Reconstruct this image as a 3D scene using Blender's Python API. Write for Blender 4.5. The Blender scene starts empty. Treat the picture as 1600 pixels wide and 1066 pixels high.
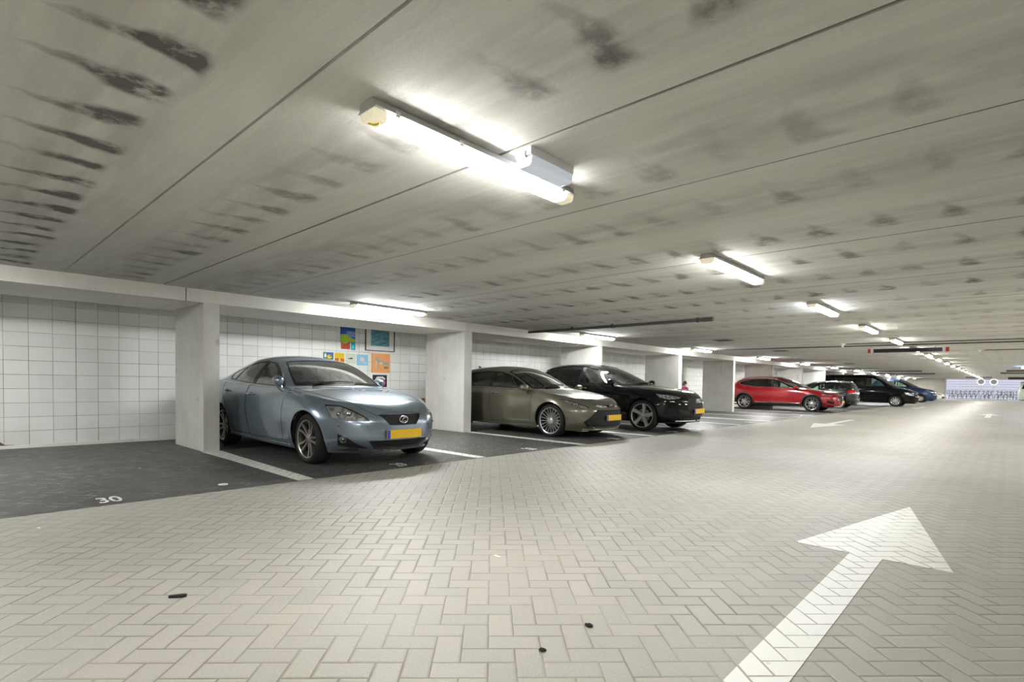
import bpy, bmesh, math, random
import numpy as np
from mathutils import Vector, Matrix
from mathutils.bvhtree import BVHTree
PI = math.pi
random.seed(7)
SC = bpy.context.scene
COL = SC.collection

# ------------------------------------------------------------------ camera
EYE = Vector((0.0, 0.0, 1.06))
yaw, pitch, roll = math.radians(42.8668), math.radians(-1.8038), math.radians(0.9775)
R0 = Vector((math.cos(yaw), math.sin(yaw), 0)); F0 = Vector((-math.sin(yaw), math.cos(yaw), 0)); U0 = Vector((0, 0, 1))
FW = F0*math.cos(pitch) + U0*math.sin(pitch); UP = U0*math.cos(pitch) - F0*math.sin(pitch)
RT = R0*math.cos(roll) + UP*math.sin(roll); UP2 = UP*math.cos(roll) - R0*math.sin(roll)
cam_d = bpy.data.cameras.new('camera'); cam = bpy.data.objects.new('camera', cam_d); COL.objects.link(cam)
cam.matrix_world = Matrix(((RT.x, UP2.x, -FW.x, EYE.x), (RT.y, UP2.y, -FW.y, EYE.y), (RT.z, UP2.z, -FW.z, EYE.z), (0, 0, 0, 1)))
cam_d.sensor_fit = 'HORIZONTAL'; cam_d.sensor_width = 36.0
cam_d.lens = 837.6975/1600*36.0
cam_d.shift_y = (623.9947-533.0)/1600.0
cam_d.clip_start = 0.05; cam_d.clip_end = 300
SC.camera = cam

# ------------------------------------------------------------------ world, exposure, light levels
w = bpy.data.worlds.new('world'); SC.world = w; w.use_nodes = True
w.node_tree.nodes['Background'].inputs[0].default_value = (0.88, 0.90, 1.0, 1)
w.node_tree.nodes['Background'].inputs[1].default_value = 1.0
SC.view_settings.view_transform = 'Standard'; SC.view_settings.look = 'None'
SC.view_settings.gamma = 1.0; SC.view_settings.use_curve_mapping = False
SC.view_settings.exposure = 1.42
SC.cycles.max_bounces = 10; SC.cycles.diffuse_bounces = 6; SC.cycles.glossy_bounces = 4
SC.cycles.transparent_max_bounces = 12; SC.cycles.transmission_bounces = 4
SC.cycles.caustics_reflective = False; SC.cycles.caustics_refractive = False
SC.cycles.sample_clamp_indirect = 6.0
LAMP_MAIN = 47.0      # emission strength of the aisle tubes
LAMP_SIDE = 120.0      # emission strength of the tubes along the pillars

# ------------------------------------------------------------------ main dimensions (metres, aisle runs along +Y)
ZC, ZB = 2.283, 2.102          # ceiling, underside of the beam
XP, XI = -8.317, -9.60         # pillar front, pillar back
XBI = -9.73                    # back edge of the beam
XW = -10.295                   # block wall
XBAY = -5.359                  # edge between dark bays and pale aisle
S = 4.915; Y1 = 2.786          # pillar spacing, far face of the first pillar
PT = 0.215                     # pillar thickness
YEND = 74.0
XR = 6.5
YB = -6.0
SL0, SLW = 1.052, 1.036        # first slab joint, slab width

# ------------------------------------------------------------------ node helpers
class V:
    """a value in a shader tree; arithmetic makes Math nodes"""
    def __init__(s, nt, sock): s.nt, s.s = nt, sock
    def m(s, op, *a, clamp=False):
        n = s.nt.nodes.new('ShaderNodeMath'); n.operation = op; n.use_clamp = clamp
        for i, x in enumerate((s,)+a):
            if isinstance(x, V): s.nt.links.new(x.s, n.inputs[i])
            else: n.inputs[i].default_value = x
        return V(s.nt, n.outputs[0])
    def __add__(s, o): return s.m('ADD', o)
    def __sub__(s, o): return s.m('SUBTRACT', o)
    def __mul__(s, o): return s.m('MULTIPLY', o)
    def __truediv__(s, o): return s.m('DIVIDE', o)
    def rsub(s, o): return (s*-1.0)+o
    def fl(s): return s.m('FLOOR')
    def fr(s): return s.m('FRACT')
    def ab(s): return s.m('ABSOLUTE')
    def mn(s, o): return s.m('MINIMUM', o)
    def mx(s, o): return s.m('MAXIMUM', o)
    def lt(s, o): return s.m('LESS_THAN', o)
    def gt(s, o): return s.m('GREATER_THAN', o)
    def ss(s, a, b, c=0.0, d=1.0):
        n = s.nt.nodes.new('ShaderNodeMapRange'); n.interpolation_type = 'SMOOTHSTEP'
        s.nt.links.new(s.s, n.inputs[0])
        for i, x in enumerate((a, b, c, d)): n.inputs[i+1].default_value = x
        return V(s.nt, n.outputs[0])
class Tree:
    def __init__(t, name, **kw):
        t.mat = bpy.data.materials.new(name); t.mat.use_nodes = True; t.nt = t.mat.node_tree
        t.b = t.nt.nodes['Principled BSDF']; t.set(**kw)
    def set(t, **kw):
        names = dict(color='Base Color', rough='Roughness', metal='Metallic', coat='Coat Weight', coat_rough='Coat Roughness', spec='Specular IOR Level', emit='Emission Color', strength='Emission Strength', trans='Transmission Weight', ior='IOR')
        for k, v in kw.items():
            i = t.b.inputs[names[k]]
            if isinstance(v, V): t.nt.links.new(v.s, i)
            elif hasattr(v, 'is_output'): t.nt.links.new(v, i)
            elif isinstance(v, (tuple, list)): i.default_value = (*v[:3], 1)
            else: i.default_value = v
    def geo(t):
        g = t.nt.nodes.new('ShaderNodeNewGeometry'); s = t.nt.nodes.new('ShaderNodeSeparateXYZ')
        t.nt.links.new(g.outputs['Position'], s.inputs[0]); return [V(t.nt, o) for o in s.outputs]
    def obj(t):
        g = t.nt.nodes.new('ShaderNodeTexCoord'); s = t.nt.nodes.new('ShaderNodeSeparateXYZ')
        t.nt.links.new(g.outputs['Object'], s.inputs[0]); return [V(t.nt, o) for o in s.outputs]
    def vec(t, x, y, z=0.0):
        c = t.nt.nodes.new('ShaderNodeCombineXYZ')
        for i, a in enumerate((x, y, z)):
            if isinstance(a, V): t.nt.links.new(a.s, c.inputs[i])
            else: c.inputs[i].default_value = a
        return c.outputs[0]
    def noise(t, vec, scale, detail=3.0, rough=0.55):
        n = t.nt.nodes.new('ShaderNodeTexNoise'); n.inputs['Scale'].default_value = scale
        n.inputs['Detail'].default_value = detail; n.inputs['Roughness'].default_value = rough
        t.nt.links.new(vec, n.inputs['Vector']); return V(t.nt, n.outputs[0])
    def white(t, vec):
        n = t.nt.nodes.new('ShaderNodeTexWhiteNoise'); n.noise_dimensions = '3D'
        t.nt.links.new(vec, n.inputs[0]); return V(t.nt, n.outputs[0])
    def mix(t, f, a, b):
        n = t.nt.nodes.new('ShaderNodeMix'); n.data_type = 'RGBA'
        for i, x in ((0, f), (6, a), (7, b)):
            if isinstance(x, V): t.nt.links.new(x.s, n.inputs[i])
            elif hasattr(x, 'is_output'): t.nt.links.new(x, n.inputs[i])
            elif isinstance(x, (tuple, list)): n.inputs[i].default_value = (*x[:3], 1)
            else: n.inputs[i].default_value = x
        return n.outputs[2]
    def bump(t, h, dist=0.004, strength=1.0):
        n = t.nt.nodes.new('ShaderNodeBump'); n.inputs['Distance'].default_value = dist; n.inputs['Strength'].default_value = strength
        t.nt.links.new(h.s, n.inputs['Height']); t.nt.links.new(n.outputs[0], t.b.inputs['Normal'])
_M = {}
def mat(name, color=(.5,.5,.5), rough=.5, **kw):
    if name not in _M: _M[name] = Tree(name, color=color, rough=rough, **kw).mat
    return _M[name]

def herringbone(t, x, y, unit=0.105):
    """joint distance (0..0.5 of a unit) and a random value per paver; axes turned 45 degrees to the aisle"""
    k = 0.70710678/unit
    u = (x+y)*k + 1000.0; v = (y-x)*k + 1000.0
    i = u.fl(); j = v.fl(); a = u-i; b = v-j
    m = ((i-j)/4.0).fr()*4.0
    def eq(q): return (m-float(q)).ab().lt(0.5)
    k0, k1, k2, k3 = eq(0), eq(1), eq(2), eq(3)
    k0 = k0.mx(m.gt(3.5))
    L = a + k1*9.0; Rr = a.rsub(1.0) + k0*9.0; B = b + k2*9.0; T = b.rsub(1.0) + k3*9.0
    d = L.mn(Rr).mn(B).mn(T)
    rid = t.white(t.vec(i-k1, j-k2, 3.0))
    return d, rid, (k0.mx(k1))

# ------------------------------------------------------------------ mesh helpers
def link(name, me, m=None, parent=None):
    o = bpy.data.objects.new(name, me); COL.objects.link(o)
    if m is not None:
        for x in (m if isinstance(m, (list, tuple)) else [m]): me.materials.append(x)
    if parent is not None: o.parent = parent
    return o
def tag(o, label=None, cat=None, group=None, kind=None):
    if label: o['label'] = label
    if cat: o['category'] = cat
    if group: o['group'] = group
    if kind: o['kind'] = kind
    return o
def empty(name, loc, rz=0, label=None, cat=None, group=None):
    o = bpy.data.objects.new(name, None); COL.objects.link(o); o.location = loc; o.rotation_euler = (0, 0, rz)
    o.empty_display_size = .2
    return tag(o, label, cat, group)
def copy_tree(o, parent=None):
    c = o.copy(); COL.objects.link(c)
    if parent is not None: c.parent = parent
    for ch in list(o.children): copy_tree(ch, c)
    return c
class MB:
    """collects shapes and links them as one mesh object"""
    def __init__(s): s.bm = bmesh.new()
    def box(s, x0, y0, z0, x1, y1, z1, bev=0.0, M=None, seg=2):
        b = bmesh.new(); bmesh.ops.create_cube(b, size=1)
        for v in b.verts: v.co = Vector(((x0+x1)/2+v.co.x*(x1-x0), (y0+y1)/2+v.co.y*(y1-y0), (z0+z1)/2+v.co.z*(z1-z0)))
        if bev > 0: bmesh.ops.bevel(b, geom=list(b.edges), offset=bev, segments=seg, profile=.6, affect='EDGES')
        s.add(b, M); return s
    def add(s, b, M=None, smooth=False):
        if M is not None: bmesh.ops.transform(b, matrix=M, verts=b.verts)
        me = bpy.data.meshes.new('t'); b.to_mesh(me); b.free(); s.bm.from_mesh(me); bpy.data.meshes.remove(me)
    def pyd(s, verts, faces, M=None):
        b = bmesh.new(); vs = [b.verts.new(v) for v in verts]
        for f in faces:
            try: b.faces.new([vs[i] for i in f])
            except ValueError: pass
        s.add(b, M); return s
    def prism(s, poly, a0, a1, axis='z', M=None, bev=0):
        """closed prism of a 2D polygon; axis z: (x,y)->, axis x: (y,z)->, axis y: (x,z)->"""
        f = {'z': lambda p, a: (p[0], p[1], a), 'x': lambda p, a: (a, p[0], p[1]), 'y': lambda p, a: (p[0], a, p[1])}[axis]
        n = len(poly); vs = [f(p, a0) for p in poly]+[f(p, a1) for p in poly]
        fs = [list(range(n))[::-1], [n+i for i in range(n)]]+[[i, (i+1) % n, n+(i+1) % n, n+i] for i in range(n)]
        b = bmesh.new(); bv = [b.verts.new(v) for v in vs]
        for q in fs: b.faces.new([bv[i] for i in q])
        bmesh.ops.recalc_face_normals(b, faces=b.faces)
        if bev: bmesh.ops.bevel(b, geom=list(b.edges), offset=bev, segments=2, profile=.6, affect='EDGES')
        s.add(b, M); return s
    def tube(s, pts, r, seg=8, closed=False, M=None, caps=True):
        pts = [Vector(p) for p in pts]; n = len(pts); rs = r if isinstance(r, (list, tuple)) else [r]*n
        vs = []; fs = []; up = None
        for i, p in enumerate(pts):
            if closed: t = (pts[(i+1) % n]-pts[i-1])
            else: t = pts[min(i+1, n-1)]-pts[max(i-1, 0)]
            if t.length < 1e-9: t = Vector((0, 0, 1))
            t.normalize()
            if up is None: up = Vector((0, 0, 1)) if abs(t.z) < .9 else Vector((1, 0, 0))
            a = t.cross(up)
            if a.length < 1e-6: a = t.cross(Vector((0, 1, 0)))
            a.normalize(); b2 = a.cross(t).normalized(); up = b2
            for k in range(seg):
                th = 2*PI*k/seg; vs.append(p+a*(rs[i]*math.cos(th))+b2*(rs[i]*math.sin(th)))
        for i in range(n if closed else n-1):
            j = (i+1) % n
            for k in range(seg): fs.append([i*seg+k, i*seg+(k+1) % seg, j*seg+(k+1) % seg, j*seg+k])
        if caps and not closed: fs += [list(range(seg)), [(n-1)*seg+k for k in range(seg)][::-1]]
        return s.pyd(vs, fs, M)
    def lathe(s, prof, seg=32, axis='z', M=None, closed=False):
        """prof: (radius, along)"""
        vs = []; fs = []; n = len(prof)
        for k in range(seg):
            c, q = math.cos(2*PI*k/seg), math.sin(2*PI*k/seg)
            for r, h in prof:
                vs.append({'z': (r*c, r*q, h), 'y': (r*c, h, r*q), 'x': (h, r*c, r*q)}[axis])
        for k in range(seg):
            k2 = (k+1) % seg
            for i in range(n if closed else n-1):
                j = (i+1) % n
                fs.append([k*n+i, k*n+j, k2*n+j, k2*n+i])
        b = bmesh.new(); bv = [b.verts.new(v) for v in vs]
        for q in fs: b.faces.new([bv[i] for i in q])
        bmesh.ops.remove_doubles(b, verts=b.verts, dist=1e-6); bmesh.ops.recalc_face_normals(b, faces=b.faces)
        s.add(b, M); return s
    def ball(s, c, r, M=None, seg=16):
        rx, ry, rz = r if isinstance(r, (tuple, list)) else (r, r, r)
        b = bmesh.new(); bmesh.ops.create_uvsphere(b, u_segments=seg, v_segments=seg//2+2, radius=1)
        for v in b.verts: v.co = Vector((c[0]+v.co.x*rx, c[1]+v.co.y*ry, c[2]+v.co.z*rz))
        s.add(b, M); return s
    def build(s, name, m=None, parent=None, smooth=None):
        bmesh.ops.recalc_face_normals(s.bm, faces=s.bm.faces)
        me = bpy.data.meshes.new(name)
        if smooth is not None:
            ang = math.radians(smooth)
            for f in s.bm.faces: f.smooth = True
            for e in s.bm.edges:
                if len(e.link_faces) == 2 and e.calc_face_angle(0) > ang: e.smooth = False
        s.bm.to_mesh(me); s.bm.free()
        return link(name, me, m, parent)
def struct(name, mb, m, smooth=None):
    o = mb.build(name, m, smooth=smooth); o['kind'] = 'structure'; return o

# ------------------------------------------------------------------ surface materials
def m_aisle():
    t = Tree('pale_pavers', rough=.55); x, y, z = t.geo()
    wob = t.noise(t.vec(x, y), 6.0, 3.0)
    xx = x + (wob-.5)*.006; yy = y + (wob-.5)*.006
    d, rid, hor = herringbone(t, xx, yy)
    big = t.noise(t.vec(x, y), .35, 4.0); mid = t.noise(t.vec(x, y), 3.0, 4.0); fine = t.noise(t.vec(x, y), 90.0, 3.0, .7)
    speck = t.noise(t.vec(x, y), 210.0, 2.0, .5).ss(.64, .70)
    tone = (rid-.5)*.10 + (mid-.5)*.16 + (fine-.5)*.50 + (big-.5)*.34 + 1.0
    jw = t.noise(t.vec(x, y, 4.0), 1.3, 3.0).ss(.30, .68, .008, .042)
    joint = (d-jw).ss(-.012, .028)
    c1 = t.mix(big, (.395, .374, .330), (.372, .360, .325))
    vm = t.nt.nodes.new('ShaderNodeVectorMath'); vm.operation = 'SCALE'
    t.nt.links.new(c1, vm.inputs[0]); t.nt.links.new(tone.s, vm.inputs['Scale'])
    pale = t.mix(speck*.6, vm.outputs[0], (.72, .70, .66))
    jc = t.mix(t.noise(t.vec(x, y, 9.), 2.2, 3.0).ss(.35, .65), (.19, .17, .135), (.30, .28, .235))
    t.set(color=t.mix(joint, jc, pale), rough=(fine*.25)+.42)
    edge = (d-jw).ss(-.02, .09); t.bump(edge + fine*.12, .0035, .8)
    return t.mat
def m_bay():
    t = Tree('charcoal_pavers', rough=.5); x, y, z = t.geo()
    d, rid, hor = herringbone(t, x, y)
    big = t.noise(t.vec(x, y), .6, 4.0); fine = t.noise(t.vec(x, y), 80.0, 3.0, .7)
    tone = (rid-.5)*.35 + (fine-.5)*.5 + (big-.5)*.5 + 1.0
    vm = t.nt.nodes.new('ShaderNodeVectorMath'); vm.operation = 'SCALE'
    vm.inputs[0].default_value = (.066, .066, .064); t.nt.links.new(tone.s, vm.inputs['Scale'])
    joint = d.ss(.025, .07)
    sand = t.noise(t.vec(x, y, 2.), 5.0, 3.0).ss(.44, .58) * t.noise(t.vec(x, y, 7.), .8, 3.0).ss(.30, .5) * (hor*.8+.2)
    jc = t.mix(sand, (.035, .034, .032), (.42, .41, .38))
    col = t.mix(joint, jc, vm.outputs[0])
    dust = t.noise(t.vec(x, y, 5.), 1.1, 5.0).ss(.5, .85, 0, .16)
    t.set(color=t.mix(dust, col, (.34, .33, .30)), rough=(fine*.2)+.38)
    t.bump(d.ss(0, .08), .003, .6)
    return t.mat
def m_paint(name='road_paint', wear=.5):
    t = Tree(name, rough=.45); x, y, z = t.geo()
    d, rid, hor = herringbone(t, x, y)
    fine = t.noise(t.vec(x, y), 60.0, 3.0, .7); n = t.noise(t.vec(x, y), 9.0, 4.0)
    jw = t.noise(t.vec(x, y, 4.0), 2.0, 3.0).ss(.2, .7, .0, .05)
    joint = (d-jw).ss(-.01, .02)
    chips = (n*.6+fine*.4).ss(.60, .66)*wear
    dirt = t.noise(t.vec(x, y), 1.6, 3.0).ss(.58, .8, 0, .5)
    c = t.mix(dirt, (.80, .80, .76), (.62, .54, .45))
    c = t.mix(chips, c, (.47, .45, .41))
    t.set(color=t.mix(joint, (.33, .31, .27), c)); t.bump(joint, .002, .5)
    return t.mat
def m_ceiling():
    t = Tree('stained_concrete_soffit', rough=.85); x, y, z = t.geo()
    yn = (y-SL0)/SLW; sl = yn.fl(); loc = yn-sl
    big = t.noise(t.vec(x*.35, y*1.1, 1.), 1.3, 5.0)
    streak = t.noise(t.vec(x*.6, y*7.0, 2.), 2.0, 5.0, .6)
    fine = t.noise(t.vec(x, y), 55.0, 4.0, .7)
    tone = (big-.5)*.34 + (streak-.5)*.30 + (fine-.5)*.22 + 1.0
    # damp marks: one per void of the hollow core slab, pitch 0.405 m along x, stretched along y
    rs = t.white(t.vec(sl, 5.0, 1.0)); rs2 = t.white(t.vec(sl, 9.0, 2.0))
    wob = t.noise(t.vec(x, y, 3.), 2.2, 3.0)
    xn = (x+1.945+(wob-.5)*.30)/.405 + 100.5; cell = xn.fl(); dx = (xn-cell-.5).ab()
    rc = t.white(t.vec(cell, sl, 4.0))
    head = rs*.28 + .60
    l0 = loc - head - (rc-.5)*.06
    wid = l0.ss(-.50, .02, .05, .30)
    along = l0.ss(-.52, -.05)*(l0.ss(.0, .07).rsub(1.0))
    patch = t.noise(t.vec(x*1.2, y, 8.), 5.0, 5.0, .65).ss(.28, .62)
    blob = (dx/wid).ss(.25, 1.0).rsub(1.0)*along*patch
    near0 = sl.ab().rsub(0).m('ABSOLUTE')
    amp = (rc*.7+.5)*(rs2*.75+.30)
    lft = x.ss(-9.5, -7.2, .4, 1.0)
    first = sl.lt(-.5)*.75
    st = (blob*(amp+first)*lft*y.ss(5.0, 13.0, 1.4, .55)).m('MINIMUM', 1.0)
    # dull band in the middle of each slab and grime near the joints
    band = (loc-.5).ab().ss(.10, .40).rsub(1.0)*t.noise(t.vec(x*.8, y*3., 6.), 2.0, 4.0).ss(.30, .7)*.55
    vm = t.nt.nodes.new('ShaderNodeVectorMath'); vm.operation = 'SCALE'
    c0 = t.mix(big, (.64, .625, .575), (.68, .675, .64))
    t.nt.links.new(c0, vm.inputs[0]); t.nt.links.new(tone.s, vm.inputs['Scale'])
    c = t.mix(band, vm.outputs[0], (.40, .39, .355))
    c = t.mix(st*.92, c, (.085, .083, .078))
    jl = (loc-.5).ab().ss(.4925, .4965)*.8
    c = t.mix(jl, c, (.13, .11, .085))
    t.set(color=c); t.bump(fine+streak*.6, .003, .6)
    return t.mat
def m_concrete(name, c1=(.50, .49, .455), c2=(.40, .39, .355), sc=1.0):
    t = Tree(name, rough=.75); x, y, z = t.geo()
    n = t.noise(t.vec(x, y, z), 1.6*sc, 5.0); f = t.noise(t.vec(x, y, z), 60.0, 3.0, .7)
    vstr = t.noise(t.vec(x*9.0, y*9.0, z*.8), 1.0, 4.0)
    pores = t.noise(t.vec(x, y, z), 38.0, 1.0).ss(.74, .78)
    c = t.mix((n*.7+vstr*.3).ss(.36, .66), c1, c2)
    c = t.mix(f.ss(.35, .75)*.25, c, (.62, .61, .57))
    mark = t.noise(t.vec(x, y, z), 3.1, 2.0).ss(.68, .78)*.5
    c = t.mix(mark, c, (.30, .28, .23))
    t.set(color=t.mix(pores*.5, c, (.2, .19, .17))); t.bump(f+n*.5, .002, .5)
    return t.mat
def m_blocks():
    t = Tree('white_block_wall', rough=.7); x, y, z = t.geo()
    a = ((y-1.449)/.2655).fr(); b = ((z-.045)/.2015).fr()
    da = a.mn(a.rsub(1.0))*.2655; db = b.mn(b.rsub(1.0))*.2015
    d = da.mn(db)
    ida = ((y-1.449)/.2655).fl(); idb = ((z-.045)/.2015).fl()
    r = t.white(t.vec(ida, idb, 1.)); f = t.noise(t.vec(x, y, z), 70.0, 3.0, .7); n = t.noise(t.vec(x, y, z), 1.4, 4.0)
    joint = (d-.0015).ss(0, .004)
    rj = t.noise(t.vec(x, y, z), 1.0, 3.0).ss(.35, .7, .45, 1.0)
    base = t.mix((r*.5+n*.5).ss(.2, .8), (.84, .85, .83), (.77, .78, .76))
    base = t.mix(f.ss(.4, .8)*.3, base, (.74, .74, .71))
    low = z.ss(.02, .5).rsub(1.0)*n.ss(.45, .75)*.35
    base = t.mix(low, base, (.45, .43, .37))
    ex = ((y-1.449)/5.0).fr(); ex = ex.mn(ex.rsub(1.0))*5.0
    c = t.mix(joint, t.mix(rj, base, (.27, .26, .24)), base)
    t.set(color=t.mix(ex.ss(.002, .005).rsub(1.0)*.8, c, (.12, .11, .1))); t.bump(joint+f*.2, .003, .8)
    return t.mat
AISLE, BAY, PAINT, CEIL, BLOCKS = m_aisle(), m_bay(), m_paint(), m_ceiling(), m_blocks()
BEAM = m_concrete('precast_beam_concrete', (.80, .78, .73), (.72, .70, .65))
PIER = m_concrete('pillar_concrete', (.66, .65, .61), (.57, .56, .52), 1.4)
PLASTER = m_concrete('far_wall_concrete', (.46, .43, .36), (.40, .37, .31))
# ------------------------------------------------------------------ the setting
def slab_floor(x0, y0, x1, y1, z=0.0, t=.12):
    m = MB(); m.box(x0, y0, z-t, x1, y1, z); return m
struct('floor', slab_floor(XBAY, YB, XR, YEND), AISLE)
struct('floor', slab_floor(XW-.2, YB, XBAY, YEND), BAY)
# ceiling: one profile across the slabs (grooves at the joints), swept along x
prof = []
k = math.floor((YB-SL0)/SLW)
y = SL0+k*SLW
rs = random.Random(3)
while y < YEND:
    dz = rs.uniform(-.002, .002); g = .011 if abs(y-SL0) < .01 else .006
    prof += [(y+g*.5, ZC+dz+.016), (y+g, ZC+dz), (y+SLW-g, ZC+dz), (y+SLW-g*.5, ZC+dz+.016)]
    y += SLW
m = MB(); n = len(prof)
vs = [(XW-.2, a, b) for a, b in prof]+[(XR, a, b) for a, b in prof]+[(XW-.2, prof[0][0], ZC+.2), (XW-.2, prof[-1][0], ZC+.2), (XR, prof[0][0], ZC+.2), (XR, prof[-1][0], ZC+.2)]
fs = [[i, i+1, n+i+1, n+i] for i in range(n-1)]
fs += [[2*n, 2*n+1, 2*n+3, 2*n+2]]
m.pyd(vs, fs); struct('ceiling', m, CEIL)
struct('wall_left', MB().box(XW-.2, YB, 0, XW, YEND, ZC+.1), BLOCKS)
struct('wall_right', MB().box(XR, YB, 0, XR+.2, YEND, ZC+.2), PLASTER)
struct('wall_back', MB().box(XW-.2, YB-.2, 0, XR+.2, YB, ZC+.2), PLASTER)
OPX = -5.15
struct('wall_front', MB().box(XW-.2, YEND, 0, OPX, YEND+.25, ZC+.2), PLASTER)
struct('wall_front', MB().box(5.0, YEND, 0, XR+.2, YEND+.25, ZC+.2), PLASTER)
# precast beam in segments, joints just before every second pillar
joints = [YB, 2.36, 7.52, 17.55, 27.4, 37.2, 47., 56.9, 66.7, YEND]
for i in range(len(joints)-1):
    g = .012
    m = MB(); m.box(XBI, joints[i]+g/2, ZB, XP, joints[i+1]-g/2, ZC+.02, .004)
    struct('trim_%d' % (i+1), m, BEAM)
# pillars
ordn = ['nearest', 'second nearest', 'third nearest', 'fourth nearest', 'fifth nearest', 'sixth nearest']
plab = {0: 'pale concrete pillar between the empty bay 30 and the light blue sedan',
        1: 'pale concrete pillar between the blue sedan and the olive hatchback',
        2: 'concrete pillar rising just behind the roof of the black SUV',
        3: 'concrete pillar behind the black SUV bonnet, the person beside it',
        4: 'concrete pillar standing free just before the red crossover',
        5: 'concrete pillar rising behind the roof of the red crossover',
        6: 'concrete pillar above the red crossover windscreen',
        7: 'concrete pillar above the dark estate car with roof rails'}
npier = int((YEND-Y1)/S)+1
for i in range(npier):
    yf = Y1+S*i
    m = MB(); m.box(XI, yf-PT, 0, XP, yf, ZB, .006)
    o = m.build('concrete_pillar', PIER)
    tag(o, plab.get(i, ['first', 'second', 'third', 'fourth', 'fifth', 'sixth', 'seventh', 'eighth'][min(i-8, 7)]+' concrete pillar in the row past the dark estate car'), 'pillar', 'concrete pillars along the bays')
# thin kerb strip of pale mortar where the pillar feet and the wall meet the floor
struct('baseboard_left', MB().box(XW, YB, 0, XW+.02, YEND, .05, .004), BEAM)

# painted lines between the bays
llab = {0: 'white bay line running out from the nearest pillar, between bay 30 and the blue sedan',
        1: 'short white bay line beside the right front corner of the blue sedan',
        2: 'white bay line between empty bay 28 and the olive hatchback',
        3: 'white bay line between the olive hatchback and the black SUV',
        4: 'white bay line just beyond the black SUV'}
ORDL = ['first', 'second', 'third', 'fourth', 'fifth', 'sixth', 'seventh', 'eighth', 'ninth', 'tenth', 'eleventh', 'twelfth', 'thirteenth', 'fourteenth', 'fifteenth', 'sixteenth', 'seventeenth', 'eighteenth', 'nineteenth', 'twentieth']
for i in range(24):
    if i == 0:
        m = MB(); m.prism([(XBAY-.02, Y1-.225), (XBAY-.02, Y1-.055), (-7.6, Y1-.005), (XP+.012, Y1+.02), (XP+.012, Y1-PT-.015), (-7.4, Y1-PT)], .0005, .003); tag(m.build('bay_line', PAINT), llab[0], 'parking line', 'white lines between the bays'); continue
    yc = Y1-PT/2+.06+S*i/2
    x0 = XP+.01 if i % 2 == 0 else XW+.15
    m = MB(); m.box(x0 if i % 2 else XP+.012, yc-.083, .0005, XBAY-.02, yc+.083, .003)
    o = m.build('bay_line', PAINT)
    tag(o, llab.get(i, ORDL[i-4]+' white bay line beyond the black SUV, counted away from it'), 'parking line', 'white lines between the bays')

def flat_text(txt, size, loc, rz, name, label, cat, group=None, m=PAINT, z=.0035, sx=1.0):
    c = bpy.data.curves.new('txt', 'FONT'); c.body = txt; c.size = size; c.align_x = 'CENTER'; c.align_y = 'CENTER'; c.extrude = .001; c.offset = size*.012
    o = bpy.data.objects.new('txt', c); COL.objects.link(o); bpy.context.view_layer.update()
    me = bpy.data.meshes.new_from_object(o.evaluated_get(bpy.context.evaluated_depsgraph_get()))
    bpy.data.objects.remove(o); bpy.data.curves.remove(c)
    me.name = name
    q = link(name, me, m); q.location = (loc[0], loc[1], z); q.rotation_euler = (0, 0, rz); q.scale = (sx, 1, 1)
    return tag(q, label, cat, group)
for i, (num, yy, lab) in enumerate([('30', 1.0, 'painted number 30 in the empty near bay'), ('29', 3.96, 'painted number 29 in front of the blue sedan'), ('28', 6.45, 'painted number 28 in the empty bay past the blue sedan'),
                    ('27', 8.95, 'painted number 27 under the nose of the olive hatchback'), ('26', 11.4, 'painted number 26 under the black SUV nose'), ('25', 13.9, 'painted number 25 in the first empty bay past the black SUV'),
                    ('24', 16.3, 'painted number 24 in the second empty bay past the black SUV'), ('23', 18.8, 'painted number 23 in the third empty bay past the black SUV'), ('22', 21.2, 'painted number 22 beside the foot of the pillar before the red car')]):
    flat_text(num, .34, (XBAY-.22, yy, 0), PI/2, 'bay_number', lab, 'number', 'painted bay numbers', sx=.52)
# arrows
def arrow(name, pts, label):
    m = MB(); m.prism(pts, .0005, .003); o = m.build(name, PAINT); return tag(o, label, 'arrow', 'white arrows on the aisle floor')
arrow('direction_arrow', [(-.72, -1.6), (-.545, -1.6), (-.545, 3.99), (-.205, 4.0), (-.625, 5.95), (-1.04, 4.0), (-.72, 3.99)], 'large white arrow painted on the pavers in the right foreground')
arrow('direction_arrow', [(-3.83, 15.7), (-4.25, 17.8), (-3.93, 17.8), (-3.93, 20.9), (-3.75, 20.9), (-3.75, 17.8), (-3.41, 17.8)], 'white arrow pointing back along the aisle beside the red car')
arrow('direction_arrow', [(-.62, 32.6), (-.98, 30.6), (-.70, 30.6), (-.70, 27.8), (-.53, 27.8), (-.53, 30.6), (-.24, 30.6)], 'small far white arrow pointing up the aisle near the right edge')
arrow('direction_arrow', [(-3.8, 36.5), (-4.2, 38.6), (-3.9, 38.6), (-3.9, 41.5), (-3.72, 41.5), (-3.72, 38.6), (-3.4, 38.6)], 'tiny far white arrow on the aisle beside the blue car')
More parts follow.
